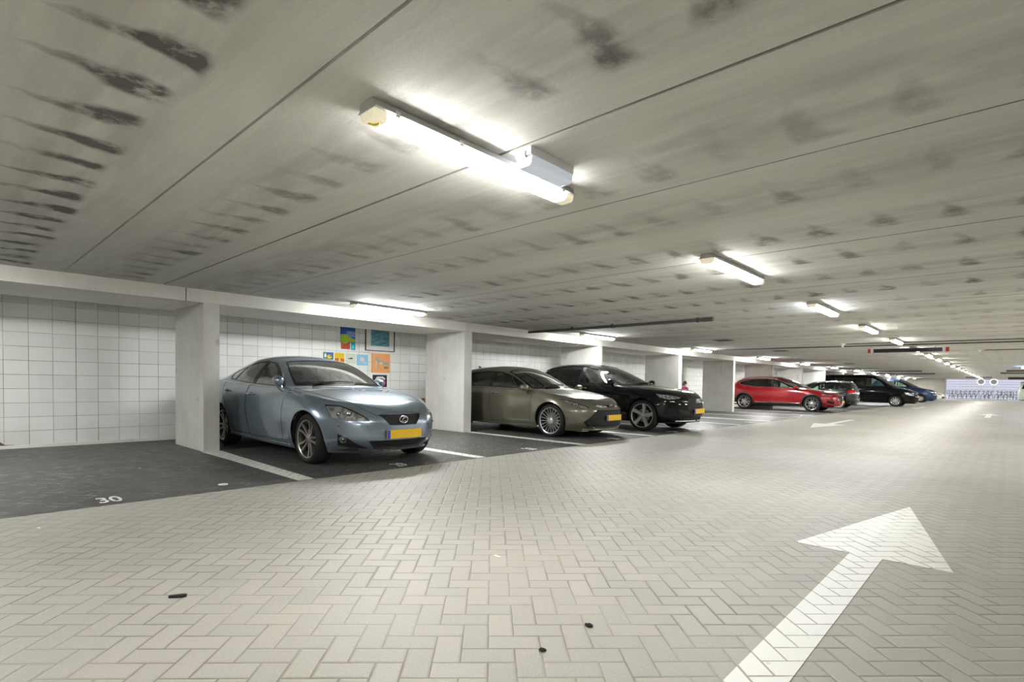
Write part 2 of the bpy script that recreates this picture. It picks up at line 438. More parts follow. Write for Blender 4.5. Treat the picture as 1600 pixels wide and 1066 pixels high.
# ------------------------------------------------------------------ car builder
def pchip(pts):
    pts = sorted(pts); X = np.array([p[0] for p in pts], float); Y = np.array([p[1] for p in pts], float)
    h = np.diff(X); d = np.diff(Y)/h; n = len(X); m = np.zeros(n)
    if n == 2: m[:] = d[0]
    else:
        for i in range(1, n-1):
            if d[i-1]*d[i] > 0:
                w1 = 2*h[i]+h[i-1]; w2 = h[i]+2*h[i-1]; m[i] = (w1+w2)/(w1/d[i-1]+w2/d[i])
        m[0] = d[0]; m[-1] = d[-1]
    def f(x):
        x = min(max(x, X[0]), X[-1]); i = int(min(max(np.searchsorted(X, x)-1, 0), n-2)); t = (x-X[i])/h[i]
        return float(Y[i]*(1+2*t)*(1-t)**2 + m[i]*h[i]*t*(1-t)**2 + Y[i+1]*t*t*(3-2*t) + m[i+1]*h[i]*t*t*(t-1))
    return f
def smax(a, b, k):
    h = max(0.0, min(1.0, .5+.5*(a-b)/k)); return b+(a-b)*h+k*h*(1-h)
class Skin:
    """half body (y >= 0) as polygons that can be cut along projected outlines and sorted into panels"""
    def __init__(s, p):
        s.v = []; s.f = []; s.part = []; s.n = None
        W2 = p['W']/2; Lc, Lr, nf, nr = p['Lc'], p['Lr'], p.get('nf', 2.3), p.get('nr', 2.8)
        zb, ze, zh, zt, zr, rho, wf, xf, xr = [pchip(p[k]) for k in ('zb', 'ze', 'zhood', 'ztop', 'zrail', 'rho', 'wf', 'xf', 'xr')]
        wx = pchip(p.get('wx', [(-10, 1), (10, 1)]))
        yc = .82; Nu = p.get('Nu', 84); nA, nB = 7, 9; Nv = nA+nB; NR = 16
        wheels = p['wheels']; Ra = p['Ra']; fl = p.get('flare', .018)
        def outline(fr):
            w = W2*wf(fr); A, B = xf(fr), xr(fr)
            def yside(x):
                a = max(0, (x-(A-Lc))/Lc); b = max(0, ((B+Lr)-x)/Lr)
                return w*max(0, 1-min(a, 1)**nf)**(1/nf)*max(0, 1-min(b, 1)**nr)**(1/nr)*wx(x)
            pts = []
            for i in range(Nv): y = yc*i/Nv; pts.append((A-Lc*(1-(1-y**nf)**(1/nf)), w*y))
            xa = A-Lc*(1-(1-yc**nf)**(1/nf)); xb = B+Lr*(1-(1-yc**nr)**(1/nr))
            for k in range(Nu+1): x = xa+(xb-xa)*k/Nu; pts.append((x, yside(x)))
            for i in range(Nv-1, -1, -1): y = yc*i/Nv; pts.append((B+Lr*(1-(1-y**nr)**(1/nr)), w*y))
            return pts
        rows = []; P = []
        for r in range(NR+1):
            fr = r/NR; o = outline(fr); row = []
            for q, (x, y) in enumerate(o):
                z0, z1 = zb(x), ze(x); z = z0+fr*(z1-z0)
                if Nv <= q <= Nv+Nu:
                    for cx_, cz_ in wheels:
                        d = math.hypot(x-cx_, z-cz_)
                        if d < Ra*2.2: y += fl*math.exp(-((max(d-Ra, 0))/.075)**2)*(1 if z < cz_+Ra*1.4 else .5)
                    y += p.get('crease', 0)*math.exp(-((fr-p.get('crease_at', .86))/.05)**2)
                row.append(len(P)); P.append([x, y, z])
            rows.append(row)
        F = []
        for r in range(NR):
            for q in range(len(rows[0])-1): F.append((rows[r][q], rows[r][q+1], rows[r+1][q+1], rows[r+1][q]))
        top = rows[NR]; Af, Ar = xf(1), xr(1); we = W2*wf(1)
        fx = [P[top[Nv-v]][0] if v <= Nv else 0 for v in range(Nv+1)]
        rx = [P[top[Nv+Nu+v]][0] for v in range(Nv+1)]
        grid = []
        for k in range(Nu+1):
            e = P[top[Nv+k]]; ye = e[1]; row = []
            for v in range(Nv+1):
                if v == 0: row.append(top[Nv+k]); continue
                if k == 0: row.append(top[Nv-v]); continue
                if k == Nu: row.append(top[Nv+Nu+v]); continue
                x = fx[v]+(rx[v]-fx[v])*k/Nu; rh = rho(x)
                z1 = ze(x); zhd = zh(x); zra = zr(x); zto = zt(x)
                if v <= nA: t = v/nA; y = ye*(1+(rh-1)*t)
                else: t2 = (v-nA)/nB; y = ye*rh*(1-t2)
                zz = z1+(zhd-z1)*(1-(y/ye)**2.6)
                if v <= nA:
                    zc_ = z1+(zra-z1)*t; g = max(0, min(1, (zra-z1)/.2)); y += p.get('bow', .028)*g*math.sin(PI*t**.8)
                else: zc_ = zra+(zto-zra)*(1-(1-t2)**2.3)
                z = smax(zz, zc_, .012)
                row.append(len(P)); P.append([x, y, z])
            grid.append(row)
        for k in range(Nu):
            for v in range(Nv): F.append((grid[k][v], grid[k+1][v], grid[k+1][v+1], grid[k][v+1]))
        P = np.array(P)
        # light smoothing so that the edges get a radius
        nb = [set() for _ in P]
        for f in F:
            for a in range(4): nb[f[a]].add(f[(a+1) % 4]); nb[f[(a+1) % 4]].add(f[a])
        fixed = set(rows[0])
        for it in range(p.get('smooth', 3)):
            Q = P.copy()
            for i in range(len(P)):
                if i in fixed: continue
                c = P[i]; acc = np.zeros(3)
                L = list(nb[i])
                if abs(c[1]) < 1e-6 and len(L) == 3:      # centre line: mirror the off-centre neighbour
                    off = [j for j in L if abs(P[j][1]) > 1e-6]; on = [j for j in L if abs(P[j][1]) <= 1e-6]
                    m_ = (sum(P[j] for j in on)+2*sum(P[j]*np.array([1, 0, 1]) for j in off))/(len(on)+2*len(off)); m_[1] = 0
                else: m_ = sum(P[j] for j in L)/len(L)
                Q[i] = c+(m_-c)*.5
            P = Q
        if p.get('nose_smooth'):
            xs_, zs_ = p['nose_smooth']
            for it in range(14):
                Q = P.copy()
                for i in range(len(P)):
                    if i in fixed or P[i][0] < xs_ or P[i][2] < zs_: continue
                    c = P[i]; L = list(nb[i]); k_ = .5*min(1, (c[0]-xs_)/.12)*min(1, (c[2]-zs_)/.06)
                    if abs(c[1]) < 1e-6 and len(L) == 3:
                        off = [j for j in L if abs(P[j][1]) > 1e-6]; on = [j for j in L if abs(P[j][1]) <= 1e-6]
                        m_ = (sum(P[j] for j in on)+2*sum(P[j]*np.array([1, 0, 1]) for j in off))/(len(on)+2*len(off)); m_[1] = 0
                    else: m_ = sum(P[j] for j in L)/len(L)
                    Q[i] = c+(m_-c)*k_
                P = Q
        s.v = [Vector(q) for q in P]; s.f = [list(f) for f in F]; s.part = ['body']*len(F)
        N = [Vector() for _ in s.v]
        for f in s.f:
            a, b, c, d = [s.v[i] for i in f]; n = (c-a).cross(d-b)
            for i in f: N[i] += n
        s.n = []
        for i, n in enumerate(N):
            if abs(s.v[i].y) < 1e-6: n.y = 0
            n = n.normalized() if n.length > 1e-12 else Vector((0, 0, 1))
            s.n.append(n)
        # outward check
        s.bvh = BVHTree.FromPolygons(s.v, s.f)
        s.W2 = W2
    def fnorm(s, f):
        n = Vector()
        for i in f: n += s.n[i]
        return n.normalized()
    def cut(s, name, poly, proj, ok=lambda c, n: True, only=None):
        uv = [proj(v) for v in s.v]
        m = len(poly)
        lo = (min(q[0] for q in poly)-.02, min(q[1] for q in poly)-.02); hi = (max(q[0] for q in poly)+.02, max(q[1] for q in poly)+.02)
        cand = []
        for i, f in enumerate(s.f):
            if only and s.part[i] not in only: continue
            us = [uv[j] for j in f]
            if max(u[0] for u in us) < lo[0] or min(u[0] for u in us) > hi[0] or max(u[1] for u in us) < lo[1] or min(u[1] for u in us) > hi[1]: continue
            c = sum((s.v[j] for j in f), Vector())/len(f)
            if ok(c, s.fnorm(f)): cand.append(i)
        for e in range(m):
            a = poly[e]; b = poly[(e+1) % m]; dx, dy = b[0]-a[0], b[1]-a[1]; L = math.hypot(dx, dy)
            if L < 1e-9: continue
            nx, ny = -dy/L, dx/L; cache = {}
            x0, x1 = min(a[0], b[0])-1e-4, max(a[0], b[0])+1e-4; y0, y1 = min(a[1], b[1])-1e-4, max(a[1], b[1])+1e-4
            new = []
            for i in cand:
                f = s.f[i]; us = [uv[j] for j in f]
                if max(u[0] for u in us) < x0 or min(u[0] for u in us) > x1 or max(u[1] for u in us) < y0 or min(u[1] for u in us) > y1: continue
                d = [(u[0]-a[0])*nx+(u[1]-a[1])*ny for u in us]
                if max(d) < 1e-6 or min(d) > -1e-6: continue
                A, B = [], []
                for q in range(len(f)):
                    j, k = f[q], f[(q+1) % len(f)]; dj, dk = d[q], d[(q+1) % len(f)]
                    if dj >= -1e-7: A.append(j)
                    if dj <= 1e-7: B.append(j)
                    if (dj > 1e-7 and dk < -1e-7) or (dj < -1e-7 and dk > 1e-7):
                        key = (min(j, k), max(j, k))
                        if key not in cache:
                            t = dj/(dj-dk); nv = s.v[j].lerp(s.v[k], t)
                            s.v.append(nv); s.n.append(s.n[j].lerp(s.n[k], t).normalized()); uv.append(proj(nv)); cache[key] = len(s.v)-1
                        A.append(cache[key]); B.append(cache[key])
                if len(A) > 2 and len(B) > 2:
                    s.f[i] = A; s.f.append(B); s.part.append(s.part[i]); new.append(len(s.f)-1)
            cand += new
        def inside(u):
            r = False
            for e in range(m):
                a, b = poly[e], poly[(e+1) % m]
                if (a[1] > u[1]) != (b[1] > u[1]) and u[0] < (b[0]-a[0])*(u[1]-a[1])/(b[1]-a[1])+a[0]: r = not r
            return r
        for i in cand:
            us = [uv[j] for j in s.f[i]]
            if inside((sum(u[0] for u in us)/len(us), sum(u[1] for u in us)/len(us))): s.part[i] = name
        return s
    def hit(s, o, d):
        r = s.bvh.ray_cast(Vector(o), Vector(d)); return r
    def mesh(s, names, sides=(1, -1), off=0.0, flip=False, cond=None):
        """mesh of all faces of the given panels; sides: +1 left, -1 right mirrored"""
        V_, F_, N_ = [], [], []
        for sd in sides:
            mp = {}
            for i, f in enumerate(s.f):
                if s.part[i] not in names: continue
                if cond and not cond(sum((s.v[j] for j in f), Vector())/len(f)): continue
                g = []
                for j in f:
                    if j not in mp:
                        mp[j] = len(V_); v = s.v[j]+s.n[j]*off; n = s.n[j]*(-1 if flip else 1)
                        V_.append((v.x, v.y*sd, v.z)); N_.append((n.x, n.y*sd, n.z))
                    g.append(mp[j])
                if (sd < 0) != flip: g = g[::-1]
                F_.append(g)
        return V_, F_, N_
    def obj(s, name, names, m, parent, sides=(1, -1), off=0.0, flip=False, thick=0.0, cond=None):
        V_, F_, N_ = s.mesh(names, sides, off, flip, cond)
        if not F_: return None
        if thick:
            # closed sheet: outer face, inner face, rim along the open border
            cnt = {}
            for f in F_:
                for a in range(len(f)):
                    e = (f[a], f[(a+1) % len(f)]); cnt[e] = 1
            n0 = len(V_); k = len(F_)
            V_ += [(v[0]-n[0]*thick, v[1]-n[1]*thick, v[2]-n[2]*thick) for v, n in zip(V_, N_)]
            N2 = N_+[(-n[0], -n[1], -n[2]) for n in N_]
            F2 = F_+[[j+n0 for j in f[::-1]] for f in F_]
            rim = [(a, b) for (a, b) in cnt if (b, a) not in cnt]
            rimf = []
            for a, b in rim: rimf.append([b, a, a+n0, b+n0])
            me = bpy.data.meshes.new(name); me.from_pydata(V_, [], F2+rimf)
            me.polygons.foreach_set('use_smooth', [True]*(len(F2))+[False]*len(rimf)); me.validate()
            nn = []
            for p_ in me.polygons:
                for j in p_.vertices: nn.append(N2[j] if p_.use_smooth else p_.normal[:])
            me.normals_split_custom_set(nn)
        else:
            me = bpy.data.meshes.new(name); me.from_pydata(V_, [], F_)
            me.polygons.foreach_set('use_smooth', [True]*len(F_))
            me.normals_split_custom_set([N_[l.vertex_index] for l in me.loops])
        return link(name, me, m, parent)
SIDE = lambda v: (v.x, v.z)
FRONT = lambda v: (v.y, v.z)
TOP = lambda v: (v.x, v.y)
def AZ(deg):
    c, q = math.cos(math.radians(deg)), math.sin(math.radians(deg))
    return lambda v: (v.y*c-v.x*q, v.z)
def circle(cx_, cz_, r, n=40): return [(cx_+r*math.cos(2*PI*i/n), cz_+r*math.sin(2*PI*i/n)) for i in range(n)]

def paint(name, col, rough=.28, metal=.0, flake=.0, coat=1.0, spec=.5):
    t = Tree(name, color=col, rough=rough, metal=metal, coat=coat, coat_rough=.04, spec=spec)
    return t.mat
def glass(name, tint, refl=.9, base=.05):
    m = bpy.data.materials.new(name); m.use_nodes = True; nt = m.node_tree; nt.nodes.clear()
    o = nt.nodes.new('ShaderNodeOutputMaterial'); mx = nt.nodes.new('ShaderNodeMixShader')
    tr = nt.nodes.new('ShaderNodeBsdfTransparent'); gl = nt.nodes.new('ShaderNodeBsdfGlossy'); fr = nt.nodes.new('ShaderNodeFresnel')
    tr.inputs[0].default_value = (*tint, 1); gl.inputs['Roughness'].default_value = .02; gl.inputs[0].default_value = (refl, refl, refl, 1); fr.inputs[0].default_value = 1.52
    mu = nt.nodes.new('ShaderNodeMath'); mu.operation = 'MULTIPLY_ADD'; mu.inputs[1].default_value = 2.2; mu.inputs[2].default_value = base; mu.use_clamp = True
    nt.links.new(fr.outputs[0], mu.inputs[0])
    nt.links.new(mu.outputs[0], mx.inputs[0]); nt.links.new(tr.outputs[0], mx.inputs[1]); nt.links.new(gl.outputs[0], mx.inputs[2]); nt.links.new(mx.outputs[0], o.inputs[0])
    return m
RUBBER = mat('tyre_rubber', (.010, .010, .010), .75)
BLACKP = mat('black_plastic', (.014, .014, .015), .38)
MATTE = mat('matt_black_liner', (.008, .008, .008), .9)
GLOSSB = mat('gloss_black', (.008, .008, .009), .08)
CHROME = mat('chrome', (.82, .83, .85), .12, metal=1.0)
ALU = mat('wheel_alloy_silver', (.62, .61, .60), .28, metal=.85)
ALUD = mat('wheel_alloy_dark', (.055, .05, .048), .35, metal=.6)
DISC = mat('brake_disc_steel', (.30, .29, .28), .35, metal=.9)
SEAM = mat('panel_gap', (.006, .006, .007), .7)
FABRIC = mat('seat_fabric_dark', (.030, .030, .032), .85)
CABIN = mat('cabin_plastic_grey', (.10, .10, .10), .7)
HEADLN = mat('headliner_light_grey', (.42, .42, .40), .9)
PLATE_Y = mat('plate_yellow', (.80, .48, .01), .35)
PLATE_B = mat('plate_blue', (.02, .06, .42), .4)
GLASS = glass('window_glass_green', (.62, .80, .70))
GLASS_W = glass('windscreen_glass', (.66, .80, .74), base=.16)
GLASS_D = glass('privacy_glass', (.05, .055, .06), base=.02)
LENS = glass('lamp_lens', (.93, .95, .96))
def _refl():
    t = Tree('headlamp_reflector', rough=.30, metal=.35); x, y, z = t.obj()
    n = t.noise(t.vec(x, y, z), 16.0, 1.0, .4)
    t.set(color=t.mix(n.ss(.36, .56), (.40, .38, .34), (.97, .97, .96))); t.bump(n, .02, 1.0); return t.mat
REFL = _refl()
def _mesh_grille():
    t = Tree('grille_mesh', color=(.012, .012, .013), rough=.75); x, y, z = t.obj()
    a = ((z/.024).fr()-.5).ab(); t.set(color=t.mix(a.ss(.30, .42), (.008, .008, .009), (.018, .018, .019))); return t.mat
GRILLE = _mesh_grille()
TAIL = mat('tail_lamp_red', (.55, .015, .02), .15, coat=1.0)
AMBER = mat('amber_reflector', (.8, .25, .02), .2)

def spoke(mb, r0, r1, w0, w1, th, y0, y1, dep, off=0.0, tilt=0.0):
    """one spoke in the wheel plane (x,z), facing -y; y0/y1 front depth at hub and rim"""
    def pt(r, s_, yy):
        a = th+tilt*(r-r0)/(r1-r0); return Vector((r*math.cos(a)-(s_+off)*math.sin(a), yy, r*math.sin(a)+(s_+off)*math.cos(a)))
    vs = []; fs = []; N = 5
    for i in range(N):
        t = i/(N-1); r = r0+(r1-r0)*t; w_ = (w0+(w1-w0)*t)/2; yy = y0+(y1-y0)*t+.010*math.sin(PI*t)
        vs += [pt(r, -w_*1.15, yy+dep), pt(r, -w_, yy+.004), pt(r, -w_*.7, yy), pt(r, w_*.7, yy), pt(r, w_, yy+.004), pt(r, w_*1.15, yy+dep)]
        if i:
            b = (i-1)*6; c = i*6
            for k in range(5): fs.append([b+k, b+k+1, c+k+1, c+k])
            fs.append([b+5, b, c, c+5])
    fs += [list(range(6))[::-1], [(N-1)*6+k for k in range(6)]]
    mb.pyd(vs, fs)
def make_wheel(R, Rr, width, style, rim_m, dark_m, parent, label=None):
    """wheel with its outer face at y = 0 looking to -y, centre at the origin of the part"""
    t = empty('wheel', (0, 0, 0)); t.parent = parent
    h = width; m = MB()
    m.lathe([(Rr-.006, .012), (Rr+.010, .004), (Rr+.035, -.004), (R-.035, .002), (R-.010, .014), (R, .034), (R, h-.034), (R-.010, h-.014), (R-.035, h-.002), (Rr+.02, h-.004), (Rr-.006, h-.012)], 56, 'y', closed=True)
    m.build('tyre', RUBBER, t, smooth=40)
    m = MB(); m.lathe([(Rr-.016, .020), (Rr-.004, .010), (Rr+.003, .006), (Rr+.003, .016), (Rr-.012, .03), (Rr-.022, .10), (Rr-.022, h-.03), (Rr-.006, h-.01), (Rr-.03, h-.015), (Rr-.035, .06)], 56, 'y', closed=True)
    ro = m.build('rim', ALUD, t, smooth=40)
    sp = MB(); dk = MB()
    if style == 'twin5':
        for k in range(5):
            a = PI/2+2*PI*k/5
            for sg in (-1, 1): spoke(sp, .045, Rr-.005, .030, .026, a, .030, .014, .030, off=sg*.020, tilt=sg*.13)
    elif style == 'multi10':
        for k in range(10):
            a = PI/2+2*PI*k/10
            for sg in (-1, 1): spoke(sp, .04, Rr-.005, .010, .014, a+sg*.03, .026, .012, .022, off=sg*.008, tilt=sg*.115)
    elif style == 'five':
        for k in range(5): spoke(sp, .04, Rr-.005, .060, .085, PI/2+2*PI*k/5, .028, .012, .035, tilt=.12)
    elif style == 'star5':
        for k in range(5):
            a = PI/2+2*PI*k/5
            for sg in (-1, 1): spoke(sp, .04, Rr-.005, .024, .016, a, .028, .014, .03, off=sg*.006, tilt=sg*.27)
    elif style == 'disc':
        for k in range(9): spoke(sp, .05, Rr-.005, .03, .05, PI/2+2*PI*k/9, .026, .014, .02)
    sp.lathe([(Rr-.012, .014), (Rr-.002, .006), (Rr+.004, .004), (Rr+.004, .012), (Rr-.010, .022)], 56, 'y', closed=True)
    sp.lathe([(.0, .022), (.030, .022), (.036, .026), (.062, .030), (.066, .060), (.0, .060)], 32, 'y')
    for k in range(5):
        a = PI/2+PI/5+2*PI*k/5; sp.lathe([(0, .0), (.009, .0), (.009, .02), (0, .02)], 10, 'y', M=Matrix.Translation((.05*math.cos(a), .024, .05*math.sin(a))))
    sp.build('spokes', rim_m, t, smooth=35)
    m = MB(); m.lathe([(0, .088), (.150, .088), (.150, .100), (0, .100)], 40, 'y'); m.build('brake_disc', DISC, t)
    m = MB(); m.lathe([(0, .115), (Rr-.03, .115), (Rr-.03, .13), (0, .13)], 40, 'y'); m.build('hub_backing', MATTE, t)
    return t
def place_wheel(wt, x, y, z, side, rot=0):
    wt.location = (x, y, z); wt.rotation_euler = (0, rot, 0) if side < 0 else (0, rot, PI)

def ring_pts(n, f): return [f(2*PI*i/n) for i in range(n)]
def seat(parent, x, y, wdt=.50, name='seat', m=FABRIC, bench=False):
    mb = MB()
    mb.box(x-.02, y-wdt/2, .30, x+.50, y+wdt/2, .48, .05)
    Mx = Matrix.Translation((x, y, .42)) @ Matrix.Rotation(math.radians(-16), 4, 'Y')
    mb.box(-.10, -wdt/2+.01, 0, .06, wdt/2-.01, .62, .05, M=Mx)
    s_ = mb.build(name, m, parent, smooth=40)
    for yy in ([0] if not bench else [-wdt*.3, wdt*.3]):
        hb = MB(); hb.box(-.09, yy-.13, .66, .02, yy+.13, .84, .045, M=Mx, seg=3); hb.tube([(-.03, yy-.05, .60), (-.03, yy-.05, .68)], .008, M=Mx); hb.tube([(-.03, yy+.05, .60), (-.03, yy+.05, .68)], .008, M=Mx)
        hb.build('headrest', m, s_, smooth=40)
    return s_

def make_car(p):
    """car facing +x, origin on the ground under the front axle centre"""
    root = empty(p['name'], (0, 0, 0), 0, p['label'], 'car')
    sk = Skin(p); body = p['paint']; W2 = p['W']/2
    wb = p['wb']; Rw = p['Rw']
    sid = lambda c, n: n.y > .25 or c.y > W2*.70
    fro = lambda c, n: n.x > .15 and c.x > .1
    rea = lambda c, n: n.x < -.15 and c.x < -wb
    # panels
    sk.cut('front_bumper', p['bumper_f'], SIDE, lambda c, n: c.x > .1)
    sk.cut('rear_bumper', p['bumper_r'], SIDE, lambda c, n: c.x < -wb*.9)
    sk.cut('hood', p['hood'], TOP, lambda c, n: n.z > .3 and c.z > .5)
    sk.cut('front_door', p['door_f'], SIDE, lambda c, n: c.y > W2*.6 and n.y > .3)
    sk.cut('rear_door', p['door_r'], SIDE, lambda c, n: c.y > W2*.6 and n.y > .3)
    sk.cut('window_frame', p['dlo'], SIDE, lambda c, n: c.y > W2*.45 and n.y > .3)
    for i, q in enumerate(p['windows']): sk.cut('side_window_%d' % i, q, SIDE, lambda c, n: c.y > W2*.45 and n.y > .3)
    sk.cut('windshield_frame', p['ws_frame'], TOP, lambda c, n: n.z > .2 and c.z > p['belt']-.06)
    sk.cut('windshield', p['ws'], TOP, lambda c, n: n.z > .2 and c.z > p['belt']-.06)
    sk.cut('rear_window', p['rw'], p.get('rw_proj', TOP), lambda c, n: (n.z > .15 or n.x < -.3) and c.z > p['belt']-.02 and c.x < -wb*.8)
    for nm, poly, proj, ok, m_ in p.get('extra', []): sk.cut(nm, poly, proj, {'f': fro, 's': sid, 'r': rea, 'fs': lambda c, n: c.x > .0 and (n.x > .1 or n.y > .1), 'rr': lambda c, n: c.x < -p['tail']+.38 and (n.x < -.1 or n.y > .1), 'rs': lambda c, n: c.x < -wb*.9 and (n.x < -.1 or n.y > .1), 't': lambda c, n: n.z > .2}[ok])
    for cx_, cz_ in p['wheels']:
        if p.get('cladding'): sk.cut('arch_cladding', circle(cx_, cz_, p['Ra']+.055, 44), SIDE, lambda c, n: c.y > W2*.55)
        sk.cut('void', circle(cx_, cz_, p['Ra'], 44), SIDE, lambda c, n: c.y > W2*.5)
    # build panels
    bo = sk.obj('body', ['body'], body, root, thick=.004)
    ro = None
    for nm in ('front_bumper', 'rear_bumper', 'hood'): sk.obj(nm, [nm], body if nm == 'hood' or not p.get('bumper_mat') else p['bumper_mat'], root, thick=.004)
    if p.get('cladding'):
        for sd in (1, -1):
            for cx_, cz_ in p['wheels']: sk.obj('arch_cladding', ['arch_cladding'], BLACKP, root, sides=(sd,), off=.006, thick=.012, cond=lambda c, a=cx_: abs(c.x-a) < .6)
    doors = {}
    for nm in ('front_door', 'rear_door'):
        for sd in (1, -1): doors[nm, sd] = sk.obj(nm, [nm], body, root, sides=(sd,), thick=.004)
    for sd in (1, -1):
        sk.obj('window_frame', ['window_frame'], GLOSSB, root, sides=(sd,), thick=.004)
        for i in range(len(p['windows'])): sk.obj('side_window', ['side_window_%d' % i], p['win_mat'][i], root, sides=(sd,), off=-.004)
    sk.obj('windshield_frame', ['windshield_frame'], GLOSSB, root)
    sk.obj('windshield', ['windshield'], p.get('ws_mat', GLASS_W), root, off=-.003)
    sk.obj('rear_window', ['rear_window'], p.get('rw_mat', GLASS), root, off=-.003)
    names = [e[0] for e in p.get('extra', [])]
    for nm, poly, proj, ok, m_ in p.get('extra', []):
        if names.count(nm) > 1 and names.index(nm) != [e[1] for e in p['extra']].index(poly): continue
        base = nm.rstrip('0123456789_')
        if base in ('headlight', 'fog_light', 'tail_light'):
            for sd in (1, -1):
                l = sk.obj(base, [nm], LENS if base != 'tail_light' else TAIL, root, sides=(sd,), off=.002)
                if l is None: continue
                if base != 'tail_light':
                    sk.obj('reflector', [nm], m_, l, sides=(sd,), off=-.030)
                    V_, F_, N_ = sk.mesh([nm], (sd,)); c = np.mean(np.array(V_), axis=0); n_ = np.mean(np.array(N_), axis=0); n_ /= np.linalg.norm(n_)
                    A_ = np.array(V_); ax = np.array([-n_[1], n_[0], 0])*sd; ext = (A_-c) @ ax
                    for q, rr in p.get('bulbs', {}).get(base, [(0, .028)]):
                        cc = c+ax*q-n_*.028
                        h_ = sk.hit(Vector((cc[0], abs(cc[1]), cc[2]))+Vector((n_[0], abs(n_[1]), n_[2]))*.5, -Vector((n_[0], abs(n_[1]), n_[2])))
                        if h_[0] is not None: cc = np.array([h_[0].x, h_[0].y*sd, h_[0].z])-n_*.026
                        mb = MB(); mb.ball(cc, rr, seg=14); mb.build('projector', CHROME, l, smooth=60)
        else:
            sd_ = (1, -1)
            if m_ is GRILLE or base.endswith('grille') or base.endswith('intake'):
              for sds in ((1,), (-1,)) if min((sk.v[j].y for i, f in enumerate(sk.f) if sk.part[i] == nm for j in f), default=0) > .01 else ((1, -1),):
                sk.obj(base, [nm], m_, root, sides=sds, off=-.022, thick=.004)
                # walls of the opening
                V_, F_, N_ = sk.mesh([nm], sds); cnt = set()
                key = lambda i: tuple(round(a, 5) for a in V_[i])
                ed = {}
                for f in F_:
                    for a in range(len(f)): ed[(key(f[a]), key(f[(a+1) % len(f)]))] = (f[a], f[(a+1) % len(f)])
                vs = []; fs = []
                for (a, b), (i, j) in ed.items():
                    if (b, a) in ed or (abs(a[1]) < 1e-4 and abs(b[1]) < 1e-4): continue
                    k = len(vs); vs += [Vector(V_[i]), Vector(V_[j]), Vector(V_[j])-Vector(N_[j])*.03, Vector(V_[i])-Vector(N_[i])*.03]; fs.append([k, k+1, k+2, k+3])
                mb = MB(); mb.pyd(vs, fs); mb.build(base+'_surround', p.get('surround', BLACKP), root)
            else:
                for sd in ((1,), (-1,)) if min((sk.v[j].y for i, f in enumerate(sk.f) if sk.part[i] == nm for j in f), default=0) > .01 else ((1, -1),): sk.obj(base, [nm], m_, root, sides=sd, off=.001, thick=.003)
    # inner skin, floor pan and wheel houses
    z0 = .20
    cabin = ['body', 'front_door', 'rear_door', 'roof']
    sk.obj('cabin_lining', cabin, HEADLN, root, off=-.022, flip=True, cond=lambda c: -wb-.55 < c.x < -.45 and c.z > p['belt']-.35)
    mb = MB()
    pan = [(p['nose']-.22, -W2*.62), (p['nose']-.45, -W2*.80), (-p['tail']+.4, -W2*.80), (-p['tail']+.2, -W2*.62), (-p['tail']+.2, W2*.62), (-p['tail']+.4, W2*.80), (p['nose']-.45, W2*.80), (p['nose']-.22, W2*.62)]
    mb.prism([(a, b) for a, b in pan], z0, z0+.03)
    mb.box(-.45, -W2*.80, z0, -.42, W2*.80, p['belt']-.12); mb.box(-wb-.1, -W2*.80, z0, -wb-.07, W2*.80, p['belt']-.12)
    mb.build('floor_pan', MATTE, root)
    for cx_, cz_ in p['wheels']:
        for sd in (1, -1):
            mb = MB(); seg = 20; vs = []; fs = []
            for i in range(seg+1):
                a = -.35+(PI+.7)*i/seg; x_, z_ = cx_+(p['Ra']+.012)*math.cos(a), cz_+(p['Ra']+.012)*math.sin(a)
                hh = sk.hit((x_+.03*math.cos(a), 2, z_+.03*math.sin(a)), (0, -1, 0)) if z_ > .16 else (None,)
                yo = min(W2-.03, hh[0].y-.012) if hh[0] is not None and hh[0].y > W2*.7 else W2-.13
                vs += [(x_, sd*yo, z_), (x_, sd*(W2-.42), z_)]
                if i: fs.append([2*i-2, 2*i-1, 2*i+1, 2*i])
            c0 = len(vs); vs.append((cx_, sd*(W2-.42), cz_))
            for i in range(seg): fs.append([2*i+1, 2*i+3, c0])
            mb.pyd(vs, fs); mb.build('wheel_house', MATTE, root)
    # wheels
    first = None
    for j, (cx_, cz_) in enumerate(p['wheels']):
        for sd in (-1, 1):
            if first is None: wt = first = make_wheel(Rw, p['Rr'], p.get('tw', .22), p['style'], p.get('rim', ALU), ALUD, root)
            else: wt = copy_tree(first, root)
            place_wheel(wt, cx_, sd*(W2-p.get('inset', .02)), Rw, sd, rot=p.get('spin', .2)+j*.4)
    # door gaps
    def gap(poly, proj, dirn, name='panel_gap', closed=True, r=.0028, step=.05, sides=(1, -1), m_=SEAM, lift=0):
        pts = list(poly)+([poly[0]] if closed else [])
        line = []
        for a, b in zip(pts[:-1], pts[1:]):
            L = math.hypot(b[0]-a[0], b[1]-a[1]); n = max(1, int(L/step))
            for i in range(n): line.append((a[0]+(b[0]-a[0])*i/n, a[1]+(b[1]-a[1])*i/n))
        line.append(pts[-1]); out = []
        for q in line:
            if dirn == 's': h_ = sk.hit((q[0], 2, q[1]), (0, -1, 0))
            elif dirn == 't': h_ = sk.hit((q[0], q[1], 3), (0, 0, -1))
            else: h_ = sk.hit((3, q[0], q[1]), (-1, 0, 0))
            if h_[0] is not None: out.append(h_[0]+h_[1]*lift*(1 if h_[1].dot(Vector((0, 1, 0)) if dirn == 's' else Vector((0, 0, 1)) if dirn == 't' else Vector((1, 0, 0))) > 0 else -1))
        if len(out) < 3: return
        if min(abs(v.y) for v in out) < .03: both = MB(); [both.tube([(v.x, v.y*sd, v.z) for v in out], r, 6) for sd in sides[:1 if dirn == 'f' else 2]]; return both.build(name, m_, root, smooth=60)
